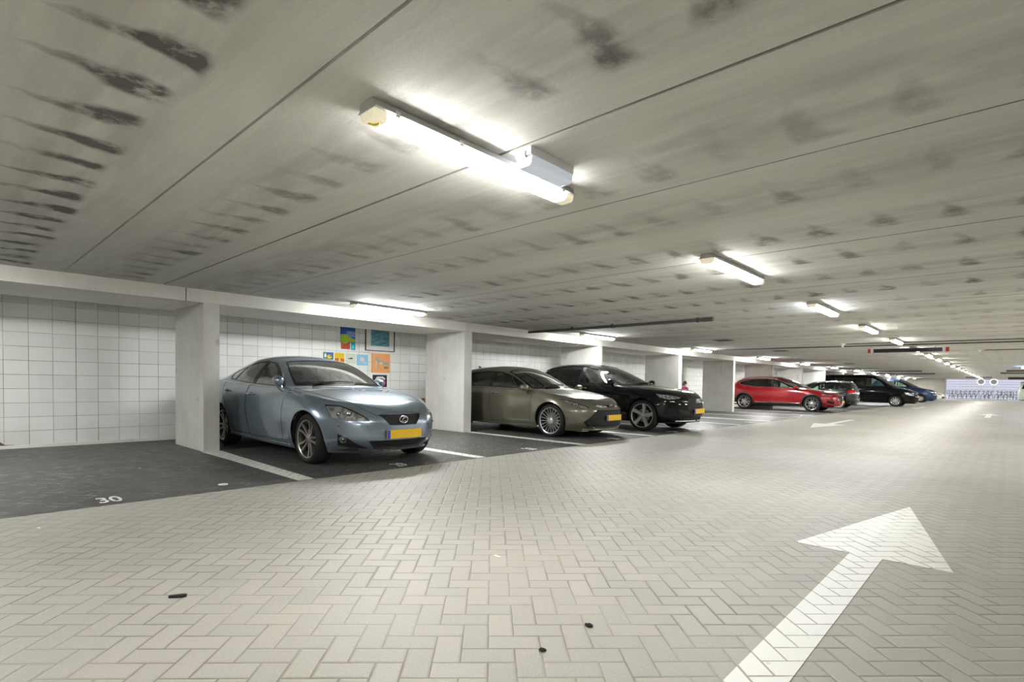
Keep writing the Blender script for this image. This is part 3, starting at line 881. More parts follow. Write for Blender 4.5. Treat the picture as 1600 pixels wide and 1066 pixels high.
        for sd in sides: mb = MB(); mb.tube([(v.x, v.y*sd, v.z) for v in out], r, 6); mb.build(name, m_, root, smooth=60)
    gap(p['door_f'], SIDE, 's'); gap(p['door_r'], SIDE, 's')
    gap(p['hood_gap'], TOP, 't', closed=False)
    for nm, poly, dirn, r, m_ in p.get('strips', []): gap(poly, None, dirn, nm, closed=False, r=r, m_=m_, lift=.002, step=.03)
    # handles
    for hx, hz in p['handles']:
        h_ = sk.hit((hx, 2, hz), (0, -1, 0))
        if h_[0] is None: continue
        yy = h_[0].y
        for sd in (1, -1):
            mb = MB(); mb.tube([(hx-.10, sd*(yy-.004), hz), (hx-.085, sd*(yy+.022), hz+.002), (hx, sd*(yy+.034), hz+.003), (hx+.085, sd*(yy+.022), hz), (hx+.10, sd*(yy-.004), hz-.002)], [.011, .012, .013, .012, .010], 8)
            mb.build('door_handle', p.get('handle_mat', body), root, smooth=60)
            mb = MB(); mb.ball((hx, sd*(yy-.001), hz), (.055, .004, .022)); mb.build('handle_recess', SEAM, root, smooth=60)
    # mirrors
    mx_, my_, mz_ = p['mirror']
    for sd in (1, -1):
        mx_, my_, mz_ = p['mirror'] if sd < 0 or not p.get('mirror_far') else p['mirror_far']
        if p.get('folded'):      # mirror folded back along the door glass, wide at the top and tapering into its stalk
            mb = MB(); b = bmesh.new(); bmesh.ops.create_uvsphere(b, u_segments=20, v_segments=14, radius=1)
            for v in b.verts:
                x, y, z = v.co; k_ = .62+.38*min(1, max(0, (z+1)/1.3)); v.co = Vector((mx_-.035+x*.122*k_+(z-1)*-.02, sd*(my_+y*.062*k_), mz_+z*.082))
            mb.add(b); mb.tube([(mx_-.01, sd*(my_-.01), mz_-.05), (mx_+.03, sd*(my_-.02), mz_-.10), (mx_+.05, sd*(my_-.07), mz_-.125)], [.040, .026, .036], 10)
            mo = mb.build('mirror', p.get('mirror_mat', body), root, smooth=60); continue
        mb = MB(); b = bmesh.new(); bmesh.ops.create_uvsphere(b, u_segments=20, v_segments=14, radius=1)
        for v in b.verts:
            x, y, z = v.co; x = max(x, -.45); y2 = y*(1.0+.10*z)
            v.co = Vector((mx_+x*.085, sd*(my_+y2*.100), mz_+z*.070*(1+.2*y)))
        mb.add(b); mb.tube([(mx_, sd*(my_-.06), mz_-.04), (mx_-.01, sd*(my_-.10), mz_-.075), (mx_+.01, sd*(p['W']/2-.09), mz_-.12)], [.030, .022, .032], 10)
        mo = mb.build('mirror', p.get('mirror_mat', body), root, smooth=60)
        mb = MB(); mb.ball((mx_-.040, sd*my_, mz_), (.003, .095, .055)); mb.build('mirror_glass', CHROME, mo, smooth=60)
    # plate
    px_, pz_ = p['plate']; 
    mb = MB(); mb.box(px_, -.26, pz_-.055, px_+.012, .26, pz_+.055, .003); pl = mb.build('licence_plate', PLATE_Y, root)
    mb = MB(); mb.box(px_+.010, -.26, pz_-.053, px_+.0135, -.215, pz_+.053, .001); mb.build('plate_band', PLATE_B, pl)
    mb = MB(); mb.box(px_-.06, -.235, pz_-.05, px_, .235, pz_+.045, .004); mb.build('plate_holder', BLACKP, pl)
    rpx = p.get('plate_r')
    if rpx:
        mb = MB(); mb.box(rpx[0]-.012, -.26, rpx[1]-.055, rpx[0], .26, rpx[1]+.055, .003); mb.build('licence_plate', PLATE_Y, root)
    # seats, dashboard, steering wheel
    sx = p.get('seat_x', -1.55)
    for yy in (.36, -.36): seat(root, sx, yy)
    seat(root, sx-.85, 0, 1.24, 'rear_seat', bench=True)
    mb = MB(); mb.box(-.95, -W2*.78, .62, -.35, W2*.78, p['belt']-.02, .06, seg=3); mb.build('dashboard', CABIN, root, smooth=40)
    mb = MB(); Mx = Matrix.Translation((sx+.42, .36, p['belt']-.04)) @ Matrix.Rotation(math.radians(-65), 4, 'Y')
    mb.tube(ring_pts(28, lambda a: (.185*math.cos(a), .185*math.sin(a), 0)), .014, 8, closed=True, M=Mx)
    for a in (0, 2.2, -2.2): mb.tube([(0, 0, -.01), (.18*math.cos(a+PI), .18*math.sin(a+PI), 0)], .012, 6, M=Mx)
    mb.ball((0, 0, -.01), (.06, .06, .02), M=Mx); mb.tube([(0, 0, -.01), (0, 0, -.30)], .02, 8, M=Mx); mb.build('steering_wheel', BLACKP, root, smooth=60)
    h_ = sk.hit((p.get('mirror_in', -1.05), 0.0001, 3), (0, 0, -1))
    if h_[0] is not None:
        mb = MB(); z_ = h_[0].z-.085; x_ = h_[0].x-.03; mb.box(x_-.012, -.12, z_-.03, x_+.012, .12, z_+.03, .01); mb.tube([(x_, 0, z_), (x_+.05, 0, z_+.075)], .01); mb.build('rear_view_mirror', BLACKP, root)
    # wipers
    if p.get('wipers'):
        mb = MB()
        for a, b in p['wipers']:
            pts = []
            for i in range(9):
                t = i/8; x_, y_ = a[0]+(b[0]-a[0])*t, a[1]+(b[1]-a[1])*t
                h_ = sk.hit((x_, abs(y_)+1e-5, 3), (0, 0, -1))
                if h_[0] is not None: pts.append((x_, y_, h_[0].z+.014))
            mb.tube(pts, .008, 6)
        mb.build('wiper', BLACKP, root)
    # parking sensors
    for (y_, z_) in p.get('sensors', []):
        for sd in (1, -1):
            h_ = sk.hit((3, y_, z_), (-1, 0, 0))
            if h_[0] is not None:
                mb = MB(); mb.lathe([(0, 0), (.012, 0), (.012, .004), (0, .004)], 12, 'x', M=Matrix.Translation((h_[0].x-.002, sd*y_, z_))); mb.build('parking_sensor', BLACKP, root)
    return root, sk
def mirror_y(poly): return poly
# ------------------------------------------------------------------ the cars
def sedan():
    P = dict(name='sedan', label='light blue sedan with silver split-spoke wheels, nose out between the two nearest pillars',
        W=1.80, Lc=.95, Lr=.75, wb=2.73, Rw=.313, Rr=.234, Ra=.350, wheels=[(0, .325), (-2.73, .325)], nose=.84, tail=3.73, belt=.94,
        zb=[(.84, .185), (.4, .165), (0, .17), (-.6, .165), (-2.2, .19), (-2.73, .2), (-3.2, .23), (-3.73, .30)],
        ze=[(.84, .705), (.70, .71), (.6, .735), (.42, .768), (.2, .815), (0, .852), (-.5, .915), (-.9, .935), (-2.3, .99), (-2.9, 1.025), (-3.5, 1.02), (-3.73, .98)],
        zhood=[(.84, .705), (.70, .71), (.62, .738), (.45, .785), (.2, .842), (-.2, .915), (-.6, .965), (-2.6, 1.04), (-3.0, 1.08), (-3.6, 1.09), (-3.7, 1.0)],
        ztop=[(-.2, .78), (-.46, .955), (-.8, 1.135), (-1.1, 1.27), (-1.38, 1.362), (-1.65, 1.405), (-1.95, 1.425), (-2.3, 1.418), (-2.6, 1.385), (-3.0, 1.27), (-3.3, 1.13), (-3.5, .98)],
        zrail=[(-.43, .80), (-.65, .94), (-.94, 1.11), (-1.24, 1.265), (-1.47, 1.328), (-1.78, 1.356), (-2.10, 1.346), (-2.45, 1.29), (-2.82, 1.17), (-3.14, .98)],
        rho=[(.84, .5625), (.2, .74), (-.4, .86), (-.9, .81), (-1.4, .69), (-1.8, .665), (-2.4, .68), (-2.9, .74), (-3.4, .70), (-3.73, .5625)],
        wf=[(0, .925), (.12, .955), (.35, .985), (.6, 1.0), (.8, .985), (.93, .955), (1, .905)],
        xf=[(0, .72), (.12, .79), (.3, .84), (.6, .84), (.8, .82), (.9, .782), (1, .70)], xr=[(0, -3.60), (.3, -3.73), (.7, -3.72), (1, -3.62)],
        crease=.006, crease_at=.80, nose_smooth=(.25, .60),
        bumper_f=[(1.2, 0), (1.2, .60), (.80, .60), (.36, .585), (.30, .50), (.30, 0)], bumper_r=[(-4.2, 0), (-4.2, .62), (-3.3, .62), (-3.08, .5), (-3.08, 0)],
        hood=[(.735, -.1), (.73, .40), (.55, .50), (.1, .665), (-.55, .735), (-.66, .70), (-.52, .40), (-.46, -.1)],
        hood_gap=[(.755, 0), (.75, .34), (.60, .47), (.3, .60), (0, .685), (-.55, .745)],
        door_f=[(-.56, .905), (-.61, .60), (-.63, .25), (-1.68, .25), (-1.75, .60), (-1.75, .962), (-.66, .935)],
        door_r=[(-1.77, .965), (-1.77, .60), (-1.70, .25), (-2.26, .25), (-2.40, .42), (-2.52, .68), (-2.62, .80), (-2.66, 1.00)],
        dlo=[(-.74, .948), (-.96, 1.075), (-1.22, 1.215), (-1.43, 1.292), (-1.75, 1.322), (-2.02, 1.312), (-2.36, 1.25), (-2.56, 1.18), (-2.63, 1.13), (-2.61, 1.08), (-2.54, 1.035), (-1.75, .978)],
        windows=[[(-.93, .972), (-1.08, 1.085), (-1.28, 1.205), (-1.47, 1.277), (-1.64, 1.296), (-1.63, .988)], [(-1.73, .992), (-1.74, 1.300), (-1.98, 1.293), (-2.27, 1.245), (-2.37, 1.032)], [(-2.40, 1.038), (-2.315, 1.232), (-2.52, 1.165), (-2.585, 1.125), (-2.56, 1.065)]],
        win_mat=[GLASS, GLASS, GLASS],
        ws_frame=[(-.46, -.1), (-.50, .30), (-.58, .52), (-.68, .675), (-.80, .655), (-1.02, .60), (-1.33, .505), (-1.31, .3), (-1.30, -.1)],
        ws=[(-.53, -.1), (-.57, .30), (-.64, .50), (-.72, .635), (-1.02, .575), (-1.295, .485), (-1.28, .3), (-1.27, -.1)],
        rw=[(-2.62, -.1), (-2.66, .45), (-3.0, .55), (-3.28, .50), (-3.32, -.1)],
        handles=[(-1.60, .835), (-2.47, .865)], mirror=(-.73, .875, 1.02), folded=True, mirror_far=(-.95, .85, 1.0), plate=(.845, .395), plate_r=(-3.74, .62),
        style='twin5', rim=mat('wheel_alloy_bronze', (.36, .34, .32), .28, metal=.8), spin=.35, inset=.035, seat_x=-1.72, mirror_in=-1.12,
        wipers=[((-.56, .12), (-.58, -.48)), ((-.60, .62), (-.54, .16))],
        sensors=[(.47, .50), (.72, .50)],
        bulbs={'headlight': [(-.05, .036), (.10, .030)], 'fog_light': [(0, .026)]},
        paint=paint('paint_light_blue', (.265, .33, .40), .24, .65), surround=CHROME)
    A45 = AZ(45)
    P['extra'] = [
        ('headlight', [(.345, .752), (.245, .602), (.02, .566), (-.225, .556), (-.16, .615), (.0, .695), (.16, .748)], A45, 'fs', REFL),
        ('upper_grille', [(-.1, .632), (.31, .637), (.31, .627), (.20, .505), (-.1, .499)], FRONT, 'f', GRILLE),
        ('lower_grille', [(-.1, .318), (.44, .322), (.44, .312), (.34, .200), (-.1, .192)], FRONT, 'f', GRILLE),
        ('fog_recess', [(.155, .405), (.165, .265), (.02, .240), (-.20, .222), (-.06, .290), (.02, .350)], A45, 'fs', MATTE),
        ('fog_light', circle(.100, .328, .052, 18), A45, 'fs', REFL)]
    P['strips'] = [('sill_trim', [(-.42, .205), (-1.4, .205), (-2.33, .225)], 's', .010, P['paint']), ('window_trim', [(-.90, .942), (-1.3, .952), (-1.9, .970), (-2.78, 1.005)], 's', .005, CHROME)]
    root, sk = make_car(P)
    # emblem: an oval ring with a slanted L
    x0 = sk.hit((3, 0.001, .572), (-1, 0, 0))[0].x+.004
    mb = MB(); mb.tube(ring_pts(28, lambda a: (x0, .062*math.cos(a), .572+.043*math.sin(a))), .0055, 8, closed=True)
    mb.tube([(x0, .022, .607), (x0, -.012, .579), (x0, -.034, .549), (x0, .040, .549)], .0055, 6); mb.tube([(x0, .005, .591), (x0, .048, .591)], .004, 6)
    mb.build('emblem', CHROME, root, smooth=60)
    # side indicator
    h_ = sk.hit((-.52, 2, .70), (0, -1, 0))
    for sd in (1, -1):
        mb = MB(); mb.ball((-.52, sd*h_[0].y, .70), (.03, .006, .010)); mb.build('side_indicator', mat('clear_indicator', (.8, .78, .74), .15), root, smooth=60)
    return root
car = sedan(); car.location = (-6.40, 3.995, 0); car.rotation_euler = (0, 0, math.radians(.9))

def hatch_base():
    return dict(W=1.79, Lc=1.0, Lr=.6, wb=2.64, Rw=.322, Rr=.255, Ra=.358, wheels=[(0, .335), (-2.64, .335)], nose=.93, tail=3.44, belt=.93,
        zb=[(.93, .15), (.4, .145), (0, .16), (-.6, .165), (-2.1, .175), (-2.64, .2), (-3.44, .28)],
        ze=[(.93, .655), (.80, .675), (.5, .745), (.2, .81), (0, .85), (-.5, .905), (-2.2, .955), (-3.0, .99), (-3.44, .95)],
        zhood=[(.93, .655), (.80, .675), (.62, .75), (.3, .83), (0, .885), (-.3, .935), (-.6, .965), (-2.7, 1.0), (-3.2, 1.02), (-3.42, .96)],
        ztop=[(-.05, .78), (-.25, .935), (-.6, 1.115), (-.95, 1.27), (-1.25, 1.37), (-1.55, 1.415), (-1.9, 1.432), (-2.4, 1.418), (-2.8, 1.375), (-3.05, 1.31), (-3.25, 1.15), (-3.4, .94)],
        zrail=[(-.35, .78), (-.55, .90), (-.90, 1.09), (-1.22, 1.24), (-1.5, 1.318), (-1.9, 1.345), (-2.4, 1.322), (-2.8, 1.255), (-3.1, 1.12), (-3.3, .96)],
        rho=[(.93, .5625), (.2, .74), (-.3, .86), (-.8, .82), (-1.4, .735), (-1.9, .715), (-2.5, .73), (-3.0, .76), (-3.2, .74), (-3.44, .5625)],
        wf=[(0, .92), (.12, .955), (.35, .985), (.6, 1.0), (.8, .985), (.93, .955), (1, .925)],
        xf=[(0, .84), (.12, .90), (.3, .93), (.55, .925), (.75, .91), (.9, .87), (1, .80)], xr=[(0, -3.35), (.3, -3.44), (.7, -3.43), (1, -3.36)],
        crease=.006, crease_at=.82, nose_smooth=(.4, .58),
        bumper_f=[(1.3, 0), (1.3, .60), (.80, .60), (.40, .56), (.30, .48), (.30, 0)], bumper_r=[(-4.2, 0), (-4.2, .62), (-3.2, .62), (-3.0, .5), (-3.0, 0)],
        hood=[(.85, -.1), (.83, .35), (.62, .52), (.25, .66), (-.35, .745), (-.47, .70), (-.32, .40), (-.25, -.1)],
        hood_gap=[(.84, 0), (.82, .35), (.62, .52), (.25, .66), (-.35, .745)],
        door_f=[(-.45, .90), (-.50, .60), (-.52, .24), (-1.58, .24), (-1.64, .60), (-1.64, .93)],
        door_r=[(-1.66, .93), (-1.66, .60), (-1.60, .24), (-2.10, .24), (-2.30, .42), (-2.50, .68), (-2.66, .84), (-2.70, .965)],
        dlo=[(-.60, .925), (-.90, 1.075), (-1.2, 1.21), (-1.5, 1.285), (-1.9, 1.305), (-2.4, 1.275), (-2.75, 1.20), (-2.97, 1.11), (-2.95, 1.03), (-2.3, .975), (-1.4, .95)],
        windows=[[(-.86, .955), (-1.0, 1.05), (-1.25, 1.175), (-1.5, 1.255), (-1.62, 1.268), (-1.66, .975)], [(-1.74, .98), (-1.70, 1.275), (-1.95, 1.28), (-2.38, 1.245), (-2.45, 1.005)], [(-2.50, 1.01), (-2.43, 1.235), (-2.72, 1.17), (-2.90, 1.095), (-2.88, 1.04)]],
        win_mat=[GLASS, GLASS_D, GLASS_D],
        ws_frame=[(-.25, -.1), (-.29, .30), (-.38, .53), (-.55, .69), (-.7, .685), (-1.0, .645), (-1.36, .575), (-1.28, .3), (-1.26, -.1)],
        ws=[(-.33, -.1), (-.37, .30), (-.46, .51), (-.60, .65), (-1.0, .615), (-1.32, .555), (-1.25, .3), (-1.23, -.1)],
        rw=[(-.56, 1.03), (-.50, 1.30), (.1, 1.33), (.1, 1.03)], rw_proj=lambda v: (-v.y, v.z), rw_mat=GLASS_D,
        handles=[(-1.50, .835), (-2.42, .87)], mirror=(-.60, .96, .955), plate=(.925, .40), plate_r=(-3.46, .55),
        style='multi10', spin=.1, inset=.03, seat_x=-1.5, mirror_in=-.95, wipers=[((-.40, .12), (-.42, -.48)), ((-.44, .62), (-.38, .16))],
        bulbs={'headlight': [(-.02, .026), (.09, .026)]})
def scale_car(P, sx=1.0, sy=1.0, sz=1.0):
    """other lengths, widths and heights of the same kind of body"""
    for k in ('zb', 'ze', 'zhood', 'ztop', 'zrail', 'dlo', 'door_f', 'door_r', 'bumper_f', 'bumper_r', 'handles'): P[k] = [(a*sx, b*sz) for a, b in P[k]]
    P['windows'] = [[(a*sx, b*sz) for a, b in q] for q in P['windows']]
    P['rho'] = [(a*sx, b) for a, b in P['rho']]; P['xf'] = [(a, b*sx) for a, b in P['xf']]; P['xr'] = [(a, b*sx) for a, b in P['xr']]
    for k in ('hood', 'hood_gap', 'ws', 'ws_frame'): P[k] = [(a*sx, b*sy) for a, b in P[k]]
    P['rw'] = [(a*sy, b*sz) for a, b in P['rw']] if P.get('rw_proj') else [(a*sx, b*sy) for a, b in P['rw']]
    P['W'] *= sy; P['wb'] *= sx; P['nose'] *= sx; P['tail'] *= sx; P['belt'] *= sz
    P['wheels'] = [(a*sx, b) for a, b in P['wheels']]
    m = P['mirror']; P['mirror'] = (m[0]*sx, m[1]*sy, m[2]*sz); P['plate'] = (P['plate'][0]*sx, P['plate'][1]*sz)
    if P.get('plate_r'): P['plate_r'] = (P['plate_r'][0]*sx, P['plate_r'][1]*sz)
    P['seat_x'] *= sx; P['mirror_in'] *= sx; P['wipers'] = [((a[0]*sx, a[1]), (b[0]*sx, b[1])) for a, b in P['wipers']]
    return P
def front_x(sk, y, z):
    h = sk.hit((3, y+.0007, z), (-1, 0, 0)); return h[0].x if h[0] is not None else .9
A45 = AZ(45)

def olive_hatch():
    P = hatch_base(); P.update(name='hatchback', label='olive grey hatchback with multi-spoke wheels, nose out beyond the second pillar', paint=paint('paint_olive_grey', (.17, .162, .118), .28, .55))
    P['extra'] = [
        ('headlight', [(.44, .760), (.28, .685), (.13, .625), (-.03, .572), (-.12, .585), (-.06, .632), (.10, .682), (.26, .735)], A45, 'fs', REFL),
        ('side_grille', [(.12, .600), (.12, .640), (.34, .658), (.43, .640), (.37, .598)], FRONT, 'f', REFL),
        ('upper_grille', [(-.1, .605), (-.1, .645), (.12, .645), (.12, .600)], FRONT, 'f', GRILLE),
        ('lower_grille', [(-.1, .550), (.43, .555), (.50, .50), (.66, .32), (.60, .235), (-.1, .225)], FRONT, 'f', GRILLE)]
    P['strips'] = [('sill_trim', [(-.42, .195), (-1.4, .195), (-2.20, .205)], 's', .012, P['paint']), ('window_trim', [(-.64, .928), (-1.4, .947), (-2.3, .972), (-2.9, 1.022)], 's', .004, CHROME)]
    root, sk = make_car(P)
    x0 = front_x(sk, 0, .622)+.004
    mb = MB(); mb.tube(ring_pts(24, lambda a: (x0, .058*math.cos(a), .622+.038*math.sin(a))), .005, 8, closed=True)
    mb.tube(ring_pts(18, lambda a: (x0+.002, .018*math.cos(a), .618+.032*math.sin(a))), .004, 6, closed=True); mb.tube(ring_pts(20, lambda a: (x0+.002, .038*math.cos(a), .638+.013*math.sin(a))), .004, 6, closed=True)
    mb.build('emblem', CHROME, root, smooth=60)
    for sd in (1, -1):
        mb = MB(); pts = [(.60, .33), (.52, .235), (.46, .205)]
        mb.tube([(front_x(sk, y, z)+.004, sd*y, z) for y, z in pts], .008, 6); mb.build('bumper_trim', CHROME, root, smooth=60)
    mb = MB(); pts = [(y, .165) for y in np.linspace(-.62, .62, 15)]; mb.tube([(front_x(sk, abs(y), .175)+.006, y, .172) for y, z in pts], .018, 8); mb.build('front_lip', P['paint'], root, smooth=60)
    mb = MB(); mb.prism([(-2.72, 1.375), (-2.86, 1.355), (-2.88, 1.44), (-2.84, 1.44)], -.012, .012, axis='y', bev=.004); mb.build('roof_antenna', P['paint'], root)
    return root
car = olive_hatch(); car.location = (-6.62, 9.08, 0); car.rotation_euler = (0, 0, math.radians(1.0))

def black_suv():
    P = hatch_base(); scale_car(P, 1.02, 1.032, 1.105)
    P.update(name='suv', label='glossy black compact SUV with large five-spoke silver wheels', paint=paint('paint_black', (.005, .005, .006), .10, .0, coat=.45, spec=.2), Rw=.355, Rr=.270, Ra=.395, tw=.235, style='five', flare=.03,
        wheels=[(0, .362), (-2.69, .362)], rim=ALU, inset=.02, spin=.25, win_mat=[GLASS, GLASS_D, GLASS_D], nose_smooth=(.45, .74), Lc=.85, crease=.012,
        zb=[(.93, .235), (.4, .215), (0, .22), (-2.2, .24), (-3.5, .33)],
        ze=[(.93, .83), (.80, .845), (.5, .90), (.2, .94), (0, .96), (-.5, 1.00), (-2.2, 1.06), (-3.0, 1.11), (-3.5, 1.07)],
        zhood=[(.93, .83), (.80, .85), (.62, .915), (.3, .97), (0, 1.015), (-.3, 1.05), (-.6, 1.07), (-2.7, 1.12), (-3.2, 1.14), (-3.48, 1.08)],
        ztop=[(-.1, .90), (-.34, 1.055), (-.7, 1.225), (-1.05, 1.375), (-1.38, 1.49), (-1.7, 1.55), (-2.05, 1.58), (-2.5, 1.575), (-2.95, 1.53), (-3.2, 1.46), (-3.38, 1.28), (-3.5, 1.05)],
        zrail=[(-.42, .88), (-.62, 1.01), (-.98, 1.20), (-1.32, 1.36), (-1.62, 1.445), (-2.0, 1.485), (-2.5, 1.465), (-2.9, 1.39), (-3.2, 1.24), (-3.4, 1.06)],
        dlo=[(-.68, 1.035), (-1.0, 1.19), (-1.35, 1.34), (-1.62, 1.405), (-2.0, 1.445), (-2.5, 1.425), (-2.85, 1.35), (-3.10, 1.22), (-3.06, 1.16), (-2.3, 1.085), (-1.4, 1.055)],
        windows=[[(-.98, 1.065), (-1.1, 1.15), (-1.35, 1.285), (-1.6, 1.375), (-1.72, 1.395), (-1.77, 1.08)], [(-1.86, 1.09), (-1.82, 1.405), (-2.1, 1.415), (-2.5, 1.395), (-2.58, 1.12)], [(-2.64, 1.125), (-2.56, 1.385), (-2.82, 1.32), (-3.03, 1.21), (-3.0, 1.165)]],
        mirror=(-.78, 1.00, 1.10), plate=(.958, .475), handles=[(-1.62, .94), (-2.52, .97)],
        hood=[(.87, -.1), (.85, .38), (.66, .54), (.25, .68), (-.45, .76), (-.56, .72), (-.42, .40), (-.34, -.1)], hood_gap=[(.86, 0), (.84, .38), (.64, .55), (.25, .69), (-.45, .77)],
        ws_frame=[(-.34, -.1), (-.38, .30), (-.47, .53), (-.64, .71), (-.8, .70), (-1.1, .66), (-1.46, .59), (-1.40, .3), (-1.38, -.1)],
        ws=[(-.42, -.1), (-.46, .30), (-.54, .51), (-.68, .67), (-1.1, .63), (-1.42, .57), (-1.37, .3), (-1.35, -.1)],
        rw=[(-.56, 1.14), (-.50, 1.44), (.1, 1.47), (.1, 1.14)],
        bumper_f=[(1.3, 0), (1.3, .74), (.80, .74), (.44, .70), (.34, .60), (.34, 0)], surround=CHROME)
    P['extra'] = [
        ('headlight', [(.40, .865), (.33, .775), (.12, .735), (-.10, .755), (-.19, .790), (-.05, .825), (.18, .85)], A45, 'fs', REFL),
        ('grille', [(-.1, .765), (.34, .765), (.42, .70), (.42, .50), (.33, .38), (-.1, .38)], FRONT, 'f', GRILLE),
        ('side_intake', [(.22, .56), (.24, .40), (-.02, .37), (-.12, .45), (-.04, .56)], A45, 'fs', MATTE),
        ('lower_intake', [(-.1, .335), (.50, .335), (.46, .275), (-.1, .27)], FRONT, 'f', GRILLE)]
    P['strips'] = [('roof_rail', [(-1.40, 1.395), (-1.7, 1.475), (-2.2, 1.50), (-2.8, 1.45), (-3.05, 1.38)], 's', .014, P['paint'])]
    root, sk = make_car(P)
    x0 = front_x(sk, 0, .70)+.004
    for k in range(4):
        mb = MB(); mb.tube(ring_pts(22, lambda a: (x0, -.093+.062*k+.042*math.cos(a), .705+.042*math.sin(a))), .005, 8, closed=True); mb.build('emblem', CHROME, root, smooth=60)
    for sd in (1, -1):
        mb = MB(); mb.tube([(front_x(sk, y, .255)+.004, sd*y, .252) for y in (.05, .2, .35, .5, .62)], .012, 6); mb.build('bumper_trim', ALU, root, smooth=60)
    return root
car = black_suv(); car.location = (-6.12, 11.83, .0035); car.rotation_euler = (0, 0, math.radians(.5))

def red_crossover():
    P = hatch_base(); scale_car(P, 1.09, 1.03, 1.095)
    P.update(name='crossover', label='red crossover with grey wheel arch cladding beside the free-standing pillar', paint=paint('paint_red', (.32, .003, .009), .2, .1), Rw=.345, Rr=.25, Ra=.375, style='star5', cladding=True, surround=BLACKP, nose_smooth=(.45, .66),
        wheels=[(0, .355), (-2.88, .355)], inset=.015, win_mat=[GLASS, GLASS_D, GLASS_D])
    z = lambda L: [(a*1.09, b+.10) for a, b in L]
    P['zb'] = [(1.0, .215), (.4, .215), (0, .22), (-2.3, .24), (-3.75, .34)]
    P['dlo'] = P['dlo'][:7]+[(-3.12, 1.26), (-3.17, 1.22), (-2.95, 1.12), (-2.5, 1.075), (-1.53, 1.045)]
    P['windows'][2] = [(-2.72, 1.115), (-2.65, 1.35), (-2.96, 1.28), (-3.10, 1.235), (-2.95, 1.145)]
    P['extra'] = [
        ('headlight', [(.38, .80), (.34, .735), (.10, .70), (-.13, .705), (-.14, .735), (.02, .775), (.2, .81)], A45, 'fs', REFL),
        ('grille', [(-.1, .685), (.30, .685), (.38, .60), (.34, .49), (-.1, .47)], FRONT, 'f', GRILLE),
        ('side_intake', [(.15, .50), (.18, .40), (-.1, .36), (-.18, .42)], A45, 'fs', MATTE),
        ('sill_cladding', [(-.45, 0), (-.45, .33), (-2.46, .33), (-2.46, 0)], SIDE, 's', BLACKP)]
    P['strips'] = [('window_trim', P['dlo'][:9], 's', .007, CHROME), ('window_trim', [(-.66, 1.01), (-1.5, 1.035), (-2.5, 1.065), (-3.15, 1.17)], 's', .006, CHROME), ('sill_strip', [(-.48, .35), (-2.4, .355)], 's', .014, ALU),
                   ('roof_rail', [(-1.5, 1.395), (-1.9, 1.46), (-2.4, 1.465), (-2.9, 1.425), (-3.2, 1.34)], 's', .014, ALU)]
    root, sk = make_car(P)
    x0 = front_x(sk, 0, .58)+.004; mb = MB(); mb.tube(ring_pts(24, lambda a: (x0, .085*math.cos(a), .585+.085*math.sin(a))), .008, 8, closed=True)
    for k in range(3):
        a = PI/2+2*PI*k/3; mb.tube([(x0, 0, .585), (x0, .082*math.cos(a), .585+.082*math.sin(a))], [.014, .004], 6)
    mb.build('emblem', CHROME, root, smooth=60)
    mb = MB(); mb.tube([(front_x(sk, abs(y), .25)+.004, y, .25) for y in np.linspace(-.55, .55, 11)], .016, 6); mb.build('bumper_trim', CHROME, root, smooth=60)
    return root
car = red_crossover(); car.location = (-6.33, 26.95, 0)

def dark_estate():
    P = hatch_base(); scale_car(P, .98, .99, 1.0)
    P.update(name='estate_car', label='dark grey estate car with silver roof rails, parked tail out behind the red crossover', paint=paint('paint_dark_grey', (.018, .019, .021), .2, .2), style='disc', win_mat=[GLASS, GLASS, GLASS], rw_mat=GLASS_D, nose_smooth=(.4, .58), Lr=.5,
        plate_r=None)
    P['ztop'] = [(-.05, .78), (-.25, .935), (-.6, 1.115), (-.95, 1.27), (-1.25, 1.37), (-1.55, 1.415), (-1.9, 1.432), (-2.4, 1.43), (-2.9, 1.41), (-3.05, 1.38), (-3.2, 1.20), (-3.34, .94)]
    P['zrail'] = [(-.35, .78), (-.55, .90), (-.90, 1.09), (-1.22, 1.24), (-1.5, 1.318), (-1.9, 1.345), (-2.4, 1.34), (-2.9, 1.31), (-3.1, 1.20), (-3.28, .96)]
    P['extra'] = [('headlight', [(.42, .755), (.25, .66), (.1, .60), (-.1, .60), (-.05, .655), (.26, .735)], A45, 'fs', REFL),
                  ('upper_grille', [(-.1, .605), (-.1, .645), (.34, .645), (.34, .605)], FRONT, 'f', GRILLE),
                  ('tail_light', [(-.45, .94), (-.45, .76), (-.9, .76), (-.9, .94)], FRONT, 'rs', TAIL)]
    P['extra'][2] = ('tail_light', [(.43, .94), (.45, .77), (1.0, .77), (1.0, .94)], FRONT, 'rr', TAIL)
    P['strips'] = [('roof_rail', [(-1.3, 1.29), (-1.7, 1.355), (-2.4, 1.37), (-3.0, 1.33)], 's', .018, CHROME), ('window_trim', [(-.64, .928), (-1.4, .947), (-2.3, .972), (-2.9, 1.022)], 's', .005, CHROME)]
    root, sk = make_car(P)
    mb = MB(); mb.tube([(-3.40, y, .36) for y in np.linspace(-.6, .6, 9)], .02, 8); mb.build('bumper_trim', CHROME, root, smooth=60)
    return root
car = dark_estate(); car.location = (-9.15, 33.0, .0035); car.rotation_euler = (0, 0, PI)

